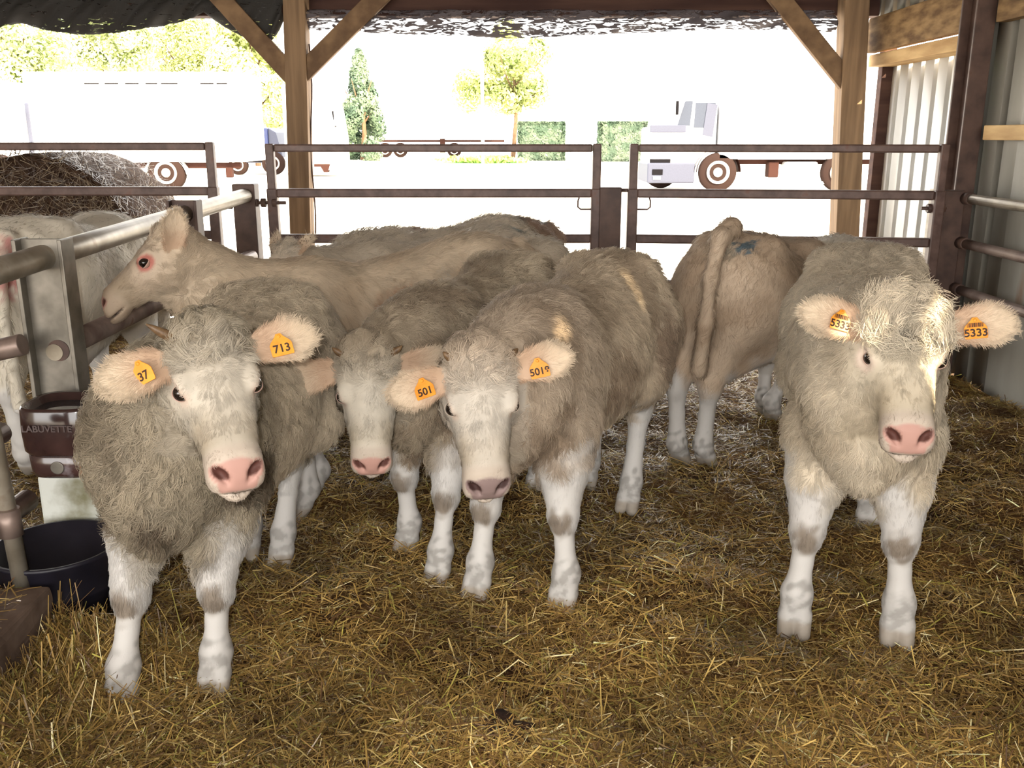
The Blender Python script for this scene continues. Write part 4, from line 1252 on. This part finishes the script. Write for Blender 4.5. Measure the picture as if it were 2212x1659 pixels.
e_ = c + d * L_[:, None] + out * 0.01; c = c - out * 0.004
V = np.stack([c - s, c + s, e_ + s * .5, e_ - s * .5], 1).reshape(-1, 3)
cb = np.array([lin(84, 66, 52), lin(112, 94, 74), lin(66, 50, 40), lin(150, 134, 110)])[r.randint(0, 4, nb_)]
o = np_mesh('hay_stalks', V, np.arange(nb_ * 4).reshape(-1, 4), M['straw'], bale, False, np.repeat(cb, 4, 0)); o['kind'] = 'stuff'
tag(bale, 'big round hay bale behind the far left gate', 'hay bale')
# ---------------------------------------------------------------- the sunlit yard
M['yard'] = noise_mat('pale_gravel', lin(196, 188, 176), lin(220, 214, 204), 0.6, 0.9, spec=0.1)
M['grass'] = noise_mat('lawn', lin(96, 168, 84), lin(132, 200, 116), 2.0, 0.9, spec=0.1)
M['white'] = plain('white_paint', lin(226, 226, 228), 0.35)
M['silver'] = plain('silver_grey_paint', lin(74, 76, 88), 0.5, spec=0.1)
M['blue'] = plain('dark_blue_paint', lin(52, 60, 96), 0.35)
M['dark'] = plain('dark_plastic', lin(20, 18, 20), 0.8, spec=0.05)
M['brown'] = plain('rusty_chassis', lin(56, 34, 28), 0.8, spec=0.1)
M['tyre'] = plain('tyre_rubber', lin(46, 34, 30), 0.9, spec=0.05)
M['hub'] = plain('wheel_steel', lin(186, 180, 172), 0.4, 0.3)
M['glass'] = plain('cab_glass', lin(62, 66, 76), 0.25, spec=0.15)
M['leaf'] = attr_mat('leaves', 0.5, 0.35, trans=0.35)
M['bark'] = noise_mat('bark', lin(92, 70, 50), lin(128, 100, 76), 6, 0.9, stretch=(2, 2, 0.4), bump=0.3)

n_ = 24
yx, yy_ = np.meshgrid(np.linspace(-70, 70, n_), np.array([8.45, 12, 20, 30, 45, 70, 110, 160]), indexing='ij')
id_ = np.arange(yx.size).reshape(yx.shape)
yard = np_mesh('ground', np.stack([yx.ravel(), yy_.ravel(), np.full(yx.size, -0.02)], 1), np.stack([id_[:-1, :-1], id_[1:, :-1], id_[1:, 1:], id_[:-1, 1:]], -1).reshape(-1, 4), M['yard'])
tag(yard, kind='structure')
sides = MB(); sides.box((3.4, -60, -0.05), (70, 8.45, -0.02)); sides.box((-70, -60, -0.05), (3.4, -6.2, -0.02)); sides.box((-70, -6.2, -0.05), (-9.1, 8.45, -0.02))
tag(sides.build('ground_apron', M['yard']), kind='structure')
def lawn(px0, px1, y0, y1, lab):
    a, b = G(px0, y1, 0), G(px1, y1, 0); c, d = G(px1 - 20, y0, 0), G(px0 + 25, y0, 0)
    m = MB(); m.prism([(*p[:2], -0.015) for p in (a, b, c, d)], (0, 0, 0.03))
    return tag(m.build('lawn', M['grass']), lab, 'grass', kind='structure')
lawn(935, 1300, 349, 366, '')
def mound(px, py, w, h, lab, seed, n=2600):
    c = G(px, py, 0)
    return leaf_cloud('shrub', lab, 'shrub', c + [0, 0, h * 0.35], (w / 2, w / 3, h * 0.6), n, seed, (lin(150, 170, 90), lin(190, 200, 120)), 0.16, None)

def leaf_cloud(name, label, cat, c, rad, n, seed, pal, size, trunk, blobs=9, cone=False, group=None, box=False):
    """a tree or shrub: leaf sprays gathered into clumps around a branching stem"""
    r = np.random.RandomState(seed)
    rad = np.array(rad, float)
    if box:
        p = r.uniform(-1, 1, (n, 3)); f = r.randint(0, 3, n); sg = r.choice([-1, 1], n)
        p[np.arange(n), f] = sg * r.uniform(0.86, 1.03, n)
        nr = np.zeros((n, 3)); nr[np.arange(n), f] = sg
        p = p * rad
    else:
        if cone:
            t = r.uniform(0, 1, blobs * 5); ang = r.uniform(0, 6.28, blobs * 5)
            rr = (1 - t) ** 0.8
            bc = np.stack([np.cos(ang) * rr * 0.75, np.sin(ang) * rr * 0.75, t * 2 - 1], 1); br = 0.12 + 0.22 * rr
        else:
            bc = r.normal(size=(blobs * 4, 3)); bc = nrm(bc) * r.uniform(0.30, 0.88, (blobs * 4, 1)); br = r.uniform(0.14, 0.36, blobs * 4)
        k = r.randint(0, len(bc), n)
        d = nrm(r.normal(size=(n, 3)))
        p = (bc[k] + d * (br[k] * r.uniform(0.7, 1.05, n))[:, None]) * rad
        nr = nrm(d + 0.4 * nrm(p))
    t1 = nrm(np.cross(nr, r.normal(size=(n, 3)))); t2 = np.cross(nr, t1)
    t2 = nrm(t2 + nr * r.normal(0, 0.5, n)[:, None])
    sz = size * r.uniform(0.6, 1.3, n)[:, None]
    V = np.stack([p - t1 * sz * 0.9, p + t2 * sz * 0.45, p + t1 * sz * 0.9, p - t2 * sz * 0.45], 1).reshape(-1, 3)
    mixv = np.clip(0.5 + 0.4 * smooth_noise(p, max(rad) * 0.5, seed + 1) + r.normal(0, 0.15, n), 0, 1)[:, None]
    col = np.array(pal[0]) * (1 - mixv) + np.array(pal[1]) * mixv
    base = np.array(c, float)
    root = empty(name, (base[0], base[1], -0.02))
    o = np_mesh('crown', V + [0, 0, base[2] + 0.02], np.arange(n * 4).reshape(-1, 4), M['leaf'], root, False, np.repeat(np.clip(col, 0.01, 1), 4, 0))
    if trunk:
        m = MB(); hgt = base[2]
        m.tube([(0, 0, 0), (0.04 * hgt, 0, hgt * 0.5), (0, 0, hgt + rad[2] * 0.5)], [trunk, trunk * 0.75, trunk * 0.3], 12)
        for i in range(6):
            a = i * 1.05 + r.uniform(0, 0.5); z = hgt * 0.62 + rad[2] * 0.08 * i
            m.tube([(0, 0, z), (math.cos(a) * rad[0] * 0.35, math.sin(a) * rad[1] * 0.35, z + rad[2] * 0.25), (math.cos(a) * rad[0] * 0.65, math.sin(a) * rad[1] * 0.65, z + rad[2] * 0.6)], [trunk * 0.4, trunk * 0.25, trunk * 0.08], 8)
        m.build('trunk', M['bark'], root)
    return tag(root, label, cat, group)

YG = (lin(150, 164, 108), lin(206, 210, 158))
DG = (lin(84, 104, 84), lin(126, 142, 114))
def tree(px, py, Yt, wpx, hpx, n, seed, pal, lab, cone=False, trunk=0.16, size=0.15):
    c = P(px, py, Yt); s = Yt / F_PX
    return leaf_cloud('tree', lab, 'tree', c, (wpx * s / 2, wpx * s / 2, hpx * s / 2), n, seed, pal, size, trunk, cone=cone)
tree(40, 120, 54, 230, 330, 26000, 51, YG, 'yellow-green tree at the far left above the truck cab')
tree(215, 75, 64, 260, 300, 26000, 52, YG, 'yellow-green tree behind the middle of the white box truck')
tree(395, 120, 75, 200, 260, 22000, 53, (lin(150, 160, 100), lin(186, 190, 126)), 'dull yellow tree above the rear half of the box truck')
tree(545, 170, 52, 230, 330, 26000, 54, (lin(180, 190, 120), lin(220, 222, 160)), 'pale yellow tree behind the braced timber post')
tree(780, 225, 64, 118, 200, 16000, 55, DG, 'dark green fir tree right of the braced timber post', True, 0.2, 0.15)
tree(1108, 165, 66, 250, 215, 16000, 56, (lin(146, 158, 96), lin(206, 208, 140)), 'autumn yellow-green tree above the clipped hedges', False, 0.18, 0.17)
def hedge(px0, px1, y0, y1, lab, seed):
    b0, b1 = G(px0, y1, 0), G(px1, y1, 0); t = P(px0, y0, b0[1])
    w = b1[0] - b0[0]
    return leaf_cloud('hedge', lab, 'hedge', ((b0[0] + b1[0]) / 2, b0[1], t[2] / 2), (w / 2, 0.6, t[2] / 2), 11000, seed, (lin(74, 92, 74), lin(112, 124, 104)), 0.16, None, box=True)
hedge(1120, 1218, 264, 346, 'clipped green hedge left of the white gate, near the yellow tree', 61)
hedge(1292, 1392, 264, 348, 'clipped green hedge beside the silver truck cab', 62)
mound(1040, 352, 6.0, 0.5, 'low leafy border along the pale lawn', 63)
# white slatted gate between the hedges
ga, gb = G(1222, 345, 0), G(1290, 345, 0)
root = empty('garden_gate', (ga[0], ga[1] - 0.8, 0)); wd = gb[0] - ga[0]; hg = P(1222, 272, ga[1])[2]
for z in (0.2, hg * 0.5, hg - 0.05):
    m = MB(); m.box((0, -0.03, z), (wd, 0.03, z + 0.08)); m.build('rail', M['white'], root)
for i in range(9):
    m = MB(); m.box((wd * i / 8.6, -0.02, 0.0), (wd * i / 8.6 + 0.09, 0.02, hg)); m.build('slat', M['white'], root)
tag(root, 'white slatted gate between the two clipped hedges', 'gate')
# lamp pole in front of the tree
lp = P(1043, 340, 50); root = empty('utility_pole', (lp[0], 50, 0)); ht = P(1043, 133, 50)[2]
m = MB(); m.tube([(0, 0, 0), (0, 0, ht)], 0.09, 12); m.build('pole', M['white'], root)
m = MB(); m.box((-0.85, -0.06, ht - 0.08), (0.06, 0.06, ht + 0.02)); m.build('crossarm', M['white'], root)
tag(root, 'white pole with a crossarm in front of the yellow-green tree', 'pole')

# trucks
def wheel(parent, x, y, z, r, w=0.28):
    z = r
    t = MB(); t.lathe([(r * 0.55, 0), (r * 0.92, 0), (r, 0.05), (r, w - 0.05), (r * 0.92, w), (r * 0.55, w)], (x, y, z), 'y', 36); o = t.build('wheel', M['tyre'], parent)
    h_ = MB(); h_.lathe([(0.01, 0.05), (r * 0.22, 0.04), (r * 0.25, 0.09), (r * 0.42, 0.10), (r * 0.56, 0.02), (r * 0.60, 0.02), (r * 0.60, 0.12)], (x, y - 0.08, z), 'y', 32); h_.build('hub', M['hub'], o)

def box_part(parent, name, mat, lo, hi, bev=0.03):
    m = MB(); m.box(lo, hi); return m.build(name, mat, parent, bev)

YT = 28.0
s_ = YT / F_PX
def tx(px): return (px - 1106) * s_
def tz(py): return P(1106, py, YT)[2]
GT = -0.02
# left: white box truck, cab to the left
root = empty('box_truck', (tx(100), YT, GT)); X0 = tx(100)
lx = lambda px: tx(px) - X0
lz = lambda py: tz(py) - GT
W2 = 2.4
box_part(root, 'cargo_box', M['white'], (lx(99), 0, lz(350)), (lx(545), W2, lz(155)))
for i, (a, b) in enumerate(((226, 256), (268, 296), (310, 338), (352, 376), (384, 418), (465, 492), (498, 520))):
    box_part(root, 'vent_slot', M['dark'], (lx(a), -0.012, lz(182)), (lx(b), 0.0, lz(179)), 0.0)
box_part(root, 'side_rail', M['brown'], (lx(130), 0.25, lz(364)), (lx(530), 0.45, lz(352)))
box_part(root, 'front_edge', M['silver'], (lx(97), -0.02, lz(372)), (lx(106), 0.06, lz(222)))
m = MB(); m.prism([(lx(-60), 0.05, lz(395)), (lx(90), 0.05, lz(395)), (lx(90), 0.05, lz(228)), (lx(-20), 0.05, lz(228)), (lx(-58), 0.05, lz(300))], (0, 2.2, 0)); m.build('cab', M['white'], root, 0.06)
m = MB(); m.prism([(lx(0), 0.3, lz(228)), (lx(86), 0.3, lz(228)), (lx(64), 0.3, lz(186)), (lx(46), 0.3, lz(172))], (0, 1.7, 0)); m.build('roof_fairing', M['white'], root, 0.05)
box_part(root, 'mirror', M['white'], (lx(86), -0.25, lz(270)), (lx(98), -0.12, lz(236)))
box_part(root, 'mud_guard', M['brown'], (lx(52), -0.02, lz(372)), (lx(100), 0.3, lz(358)), 0.05)
for px in (30, 376):
    wheel(root, lx(px), 0.02, lz(384), 39 * s_)
m = MB(); m.lathe([(47 * s_, 0), (47 * s_, 0.4), (44 * s_, 0.4), (44 * s_, 0)], (lx(376), 0.0, lz(384)), 'y', 40)
bmesh.ops.delete(m.bm, geom=[v for v in m.bm.verts if v.co.z < lz(380)], context='VERTS'); m.build('wheel_arch', M['white'], root)
for px in (200, 245, 500):
    box_part(root, 'bracket', M['brown'], (lx(px), 0.1, lz(384)), (lx(px + 14), 0.3, lz(362)))
tag(root, 'big white box truck parked behind the far left gate', 'truck')
# right: silver-fronted truck with white body
root = empty('flat_cab_truck', (tx(1400), YT, GT)); X0 = tx(1400)
m = MB(); m.prism([(lx(1398), 0.15, lz(392)), (lx(1535), 0.15, lz(392)), (lx(1535), 0.15, lz(216)), (lx(1462), 0.15, lz(214)), (lx(1448), 0.15, lz(262)), (lx(1398), 0.15, lz(276))], (0, 2.2, 0)); m.build('cab', M['white'], root, 0.06)
m = MB(); m.prism([(lx(1394), 0.1, lz(396)), (lx(1404), 0.1, lz(396)), (lx(1404), 0.1, lz(350)), (lx(1394), 0.1, lz(354))], (0, 2.3, 0)); m.build('bumper', M['silver'], root, 0.03)
box_part(root, 'bumper_side', M['silver'], (lx(1392), 0.06, lz(396)), (lx(1492), 0.18, lz(352)), 0.04)
box_part(root, 'fog_light', M['dark'], (lx(1402), 0.04, lz(378)), (lx(1424), 0.06, lz(366)), 0.0)
box_part(root, 'number_plate', M['white'], (lx(1404), 0.03, lz(388)), (lx(1420), 0.06, lz(381)), 0.0)
box_part(root, 'grille', M['dark'], (lx(1397), 0.10, lz(352)), (lx(1440), 0.16, lz(344)), 0.0)
box_part(root, 'dashboard_band', M['silver'], (lx(1395), 0.10, lz(286)), (lx(1470), 0.16, lz(270)), 0.02)
m = MB(); m.prism([(lx(1452), 0.13, lz(270)), (lx(1478), 0.13, lz(272)), (lx(1482), 0.13, lz(218)), (lx(1466), 0.13, lz(218))], (0, 0.03, 0)); m.build('windscreen', M['glass'], root)
m = MB(); m.prism([(lx(1486), 0.12, lz(276)), (lx(1524), 0.12, lz(276)), (lx(1530), 0.12, lz(222)), (lx(1488), 0.12, lz(222))], (0, 0.04, 0)); m.build('door_window', M['glass'], root)
m = MB(); m.prism([(lx(1505), 0.10, lz(292)), (lx(1526), 0.10, lz(296)), (lx(1533), 0.10, lz(226)), (lx(1512), 0.10, lz(222))], (0, 0.03, 0)); m.build('air_intake', M['silver'], root)
box_part(root, 'mirror', M['dark'], (lx(1446), -0.05, lz(248)), (lx(1451), 0.1, lz(218)), 0.01)
box_part(root, 'cargo_body', M['white'], (lx(1540), 0, lz(344)), (lx(2120), W2, lz(128)))
box_part(root, 'chassis_rail', M['brown'], (lx(1560), 0.5, lz(356)), (lx(2110), 0.8, lz(346)), 0.0)
box_part(root, 'fuel_tank', M['white'], (lx(1684), 0.1, lz(396)), (lx(1752), 0.7, lz(350)), 0.05)
box_part(root, 'battery_box', M['brown'], (lx(1650), 0.2, lz(384)), (lx(1672), 0.6, lz(350)), 0.03)
box_part(root, 'side_guard', M['white'], (lx(1600), 0.08, lz(398)), (lx(1790), 0.14, lz(392)), 0.01)
for px in (1442,): wheel(root, lx(px), 1.9, lz(372), 38 * s_)
for px in (1540, 1800, 1990): wheel(root, lx(px), 0.0, lz(372), 40 * s_)
m = MB(); m.lathe([(49 * s_, 0), (49 * s_, 0.4), (44 * s_, 0.4), (44 * s_, 0)], (lx(1540), 0.05, lz(372)), 'y', 40)
bmesh.ops.delete(m.bm, geom=[v for v in m.bm.verts if v.co.z < lz(376)], context='VERTS'); m.build('wheel_arch', M['brown'], root)
tag(root, 'truck with grey bumper and white body parked at the right, seen over the right gate', 'truck')
# dark blue lorry behind the box truck, white van beside the braced post, white trailers far off
YT = 40.0; s_ = YT / F_PX; GT = -0.02
root = empty('blue_lorry', (tx(540), YT, GT)); X0 = tx(540)
box_part(root, 'cab', M['blue'], (lx(520), 0, lz(352)), (lx(596), 2.2, lz(276)), 0.05)
box_part(root, 'stripe', M['white'], (lx(548), -0.02, lz(290)), (lx(576), 0.0, lz(287)), 0.0)
box_part(root, 'grille', M['silver'], (lx(520), -0.03, lz(352)), (lx(590), 0.05, lz(312)), 0.02)
for y in (320, 334, 344): box_part(root, 'grille_bar', M['dark'], (lx(524), -0.05, lz(y + 6)), (lx(582), -0.02, lz(y)), 0.0)
m = MB(); m.prism([(lx(596), 0.1, lz(340)), (lx(624), 0.1, lz(340)), (lx(612), 0.1, lz(286)), (lx(596), 0.1, lz(276))], (0, 2, 0)); m.build('bonnet', M['silver'], root, 0.03)
wheel(root, lx(604), -0.05, lz(350), 24 * s_)
wheel(root, lx(530), -0.05, lz(352), 20 * s_)
tag(root, 'dark blue lorry between the box truck and the braced post', 'truck')
YT = 38.0; s_ = YT / F_PX; GT = -0.02
root = empty('white_van', (tx(690), YT, GT)); X0 = tx(690)
m = MB(); m.prism([(lx(630), 0, lz(368)), (lx(746), 0, lz(368)), (lx(746), 0, lz(300)), (lx(738), 0, lz(236)), (lx(724), 0, lz(186)), (lx(630), 0, lz(182))], (0, 2.2, 0)); m.build('body', M['white'], root, 0.06)
m = MB(); m.prism([(lx(690), -0.05, lz(354)), (lx(724), -0.05, lz(354)), (lx(718), -0.05, lz(372)), (lx(710), -0.05, lz(372)), (lx(704), -0.05, lz(360)), (lx(690), -0.05, lz(360))], (0, 0.4, 0)); m.build('mud_flap', M['brown'], root)
box_part(root, 'mirror', M['white'], (lx(738), -0.2, lz(272)), (lx(750), -0.05, lz(240)), 0.02)
m = MB(); m.bar((lx(735), -0.1, lz(240)), (lx(740), -0.1, lz(274)), 0.06, 0.06, (0, 1, 0)); m.build('mirror_arm', M['dark'], root)
wheel(root, lx(660), -0.02, lz(358), 20 * s_)
tag(root, 'white van nose just right of the braced post, wing mirror out', 'van')
YT = 72.0; s_ = YT / F_PX; GT = -0.02
root = empty('white_trailer', (tx(820), YT, GT)); X0 = tx(820)
box_part(root, 'cargo_box', M['white'], (lx(818), 0, lz(300)), (lx(1106), 2.4, lz(228)), 0.04)
box_part(root, 'chassis_rail', M['brown'], (lx(760), 0.2, lz(307)), (lx(1090), 0.5, lz(302)), 0.0)
for px in (840, 872, 985): wheel(root, lx(px), 0.0, lz(322), 15 * s_)
box_part(root, 'landing_leg', M['brown'], (lx(955), 0.1, lz(330)), (lx(966), 0.3, lz(300)), 0.0)
tag(root, 'long white trailer far across the yard, behind the fir tree', 'trailer')
# ---------------------------------------------------------------- the herd
def front_at(p, fwd, S, ln=1.0):
    """root so that the forefeet stand about p"""
    f = nrm(np.array([*fwd, 0.0]))
    return (np.array([*p, 0.0]) - f * 0.48 * S * ln)[:2]
def hips_at(px, py, fwd, S, ln=1.0):
    """root so that the hip bones show at the picture point"""
    f = nrm(np.array([*fwd, 0.0])); q = G(px, py, 1.19 * S)
    return (q + f * 0.42 * S * ln)[:2]

HERD = {}
HERD['tan'] = dict(label='tan-backed calf standing square, muzzle lowered, ear tag reads 501, near the middle', seed=4,
    at=front_at((0.035, 3.03), (-0.42, -0.9), 0.98), fwd=(-0.42, -0.9), scale=0.98, width=0.86,
    rump=lin(186, 166, 138), spots=((-0.35, 0.26, 0.80, 0.22, lin(112, 86, 66), 0.7), (-0.52, 0.03, 1.13, 0.09, lin(86, 104, 94), 0.7), (0.1, 0.25, 0.75, 0.2, lin(124, 98, 74), 0.6)),
    feet=dict(FL=(0.187, 2.974), FR=(-0.12, 3.06), HL=(0.524, 3.86), HR=(0.359, 4.12)),
    poll=P(1032, 772, 2.78), nose=P(1057, 1068, 2.60), horns='LR', horn_len=0.45, wool=0.55, dirty=0.75, hairs=170000, nose_c=lin(134, 114, 110), lid='lid_pale',
    earL=(-0.10, 0.93, 0.32), earR=(0.30, 0.95, 0.08), tags={'L': '5018', 'R': '501'}, body=lin(172, 152, 128), face=lin(186, 176, 161), dirt=lin(128, 106, 82))
HERD['woolly'] = dict(label='big shaggy grey-brown calf in front at the drinker, head turned aside, one small horn showing', seed=2,
    at=front_at((-0.97, 2.48), (-0.10, -1), 0.93), fwd=(-0.10, -1), scale=0.93, width=0.86,
    feet=dict(FL=(-0.891, 2.47), FR=(-1.137, 2.387), HL=(-0.896, 3.328), HR=(-1.044, 3.391)),
    poll=P(445, 740, 2.28), nose=P(518, 1036, 2.03), horns='R', wool=1.0, dirty=0.95, hairs=220000,
    earL=(-0.05, 0.96, 0.15), earR=(0.26, 0.9, 0.05), tags={'L': '713', 'R': '37'}, body=lin(150, 136, 112), face=lin(184, 173, 155), dirt=lin(88, 74, 57), clean_top=0.6, dirt_front=0.9, tag_yawR=-52, rump=lin(188, 170, 142))
HERD['right'] = dict(label='pale cream calf at the right, curly sunlit forehead, ear tag reads 5333', seed=6,
    at=front_at((1.11, 2.78), (-0.31, -0.95), 1.02), fwd=(-0.31, -0.95), ear_len=0.245, lock=0.018, scale=1.02, width=0.82,
    feet=dict(FL=(1.274, 2.753), FR=(0.954, 2.813)), hairs=200000,
    poll=P(1945, 685, 2.62), nose=P(1966, 958, 2.34), wool=0.5, dirty=0.35, curly_poll=1.6,
    earL=(-0.02, 0.96, 0.2), earR=(-0.02, 0.92, 0.36), tags={'L': '5333', 'R': '5333'}, barL=True, barR=True, body=lin(196, 180, 154), face=lin(196, 182, 157), dirt=lin(150, 130, 100))
HERD['low'] = dict(label='curly-polled calf with pink nose held low, behind the ear tagged 501', seed=3,
    at=front_at((-0.34, 3.32), (-0.40, -0.92), 0.94), fwd=(-0.40, -0.92), scale=0.94, width=0.86,
    feet=dict(FL=(-0.271, 3.17), FR=(-0.416, 3.434)),
    poll=P(795, 762, 3.0), nose=P(803, 1018, 2.85), horns='LR', horn_len=0.55, rump=lin(182, 164, 136), wool=0.9, dirty=0.75, hairs=140000, face=lin(190, 180, 162),
    earL=(0.0, 0.97, 0.0), earR=(0.2, 0.95, 0.0), body=lin(166, 148, 122), dirt=lin(122, 100, 76))
f1 = (-0.86, -0.50)
HERD['profile'] = dict(label='smooth beige calf seen in profile, head raised over the metal rail', seed=5,
    at=hips_at(1025, 490, f1, 0.98, 1.12), fwd=f1, scale=0.98, length=1.12, width=0.9, dip=0.03, neck=1.12, dewlap=1.75, muzzle=lin(188, 168, 146), ear_base=(0.065, 0.09, -0.05), ear_w=0.062, eye_dir=(0.93, 0.28, 0.22),
    feet=dict(FL=(-0.90, 3.79), FR=(-0.90, 4.02)),
    poll=P(382, 512, 3.85), nose=P(216, 660, 3.75), wool=0.15, dirty=0.4, hairs=110000, curly_poll=0.4,
    earL=(-0.68, 0.30, 0.62), earR=(-0.55, 0.6, 0.5), earnL=(-0.15, 0.95, -0.1), body=lin(196, 174, 144), face=lin(196, 174, 148), dirt=lin(160, 130, 96), eye_ring=lin(190, 120, 108), spots=((0.02, 0.27, 0.86, 0.17, lin(158, 108, 72), 0.8),))
HERD['rear'] = dict(label='beige calf seen from behind with a long hanging tail and blue rump mark', seed=7,
    at=(1.33, 4.80), fwd=(0.58, 0.81), scale=1.0, width=0.95,
    spots=((-0.56, -0.09, 1.12, 0.06, lin(70, 98, 112), 0.9), (-0.62, 0.0, 1.08, 0.07, lin(110, 116, 104), 0.6)),
    feet=dict(HL=(0.84, 4.43), HR=(0.965, 4.40), FR=(1.511, 5.167)), wool=0.2, dirty=0.5, hairs=80000, dip=0.07, head_low=0.5, tail=[P(*q) for q in ((1580, 492, 4.34), (1556, 512, 4.24), (1536, 600, 4.19), (1524, 700, 4.18), (1510, 800, 4.18))], tail_r=(0.05, 0.036, 0.028, 0.032, 0.034),
    body=lin(190, 166, 138), dirt=lin(160, 132, 102))
f2 = (-0.88, -0.47)
for key, lab, at, fwd_, sc, ex in (
    ('near', 'calf back with a dark green rump mark, directly behind the beige profile calf', hips_at(1068, 476, f2, 0.945), f2, 0.945, dict(poll=P(628, 545, 4.75), nose=P(560, 640, 4.55), earL=(-0.75, 0.45, 0.3), earR=(-0.75, 0.45, 0.3))),
    ('mid', 'woolly grey calf back, highest hump behind the herd', hips_at(1078, 455, f2, 0.965), f2, 0.965, dict(wool=0.9, head_low=0.35)),
    ('far', 'brownish calf rump farthest back, just before the middle steel post', hips_at(1122, 459, (-0.9, -0.42), 0.945), (-0.9, -0.42), 0.945, dict(body=lin(150, 122, 100), head_low=0.3)),
    ('low2', 'small grey rump below the farthest brownish rump', hips_at(1165, 497, (-0.6, -0.8), 0.93), (-0.6, -0.8), 0.93, dict(length=0.85, head_low=0.3)),
    ('behind', 'white calf back half hidden between rear-facing calf and tag 5333', (1.90, 5.2), (0.12, 0.99), 0.92, dict(head_low=0.4, body=lin(206, 196, 178))),
    ('pen', 'white calf beyond the metal rail fence, rump toward the pen', (-2.26, 4.78), (-0.05, 1.0), 1.07, dict(head_low=0.5, body=lin(208, 198, 178), wool=0.2, dirty=0.2, muck=0.2))):
    HERD[key] = dict(dict(label=lab, at=at, fwd=fwd_, scale=sc, width=0.85, voxel=0.009, hairs=30000, wool=0.6, seed=20 + len(HERD), dirty=0.25, body=lin(190, 175, 152),
        spots=((-0.52, 0.0, 1.15, 0.10, lin(76, 98, 96), 0.8),) if key != 'pen' else ((-0.69, 0.0, 0.98, 0.15, lin(196, 112, 108), 0.8),)), **ex)

for key, sp in HERD.items():

    cow(sp)
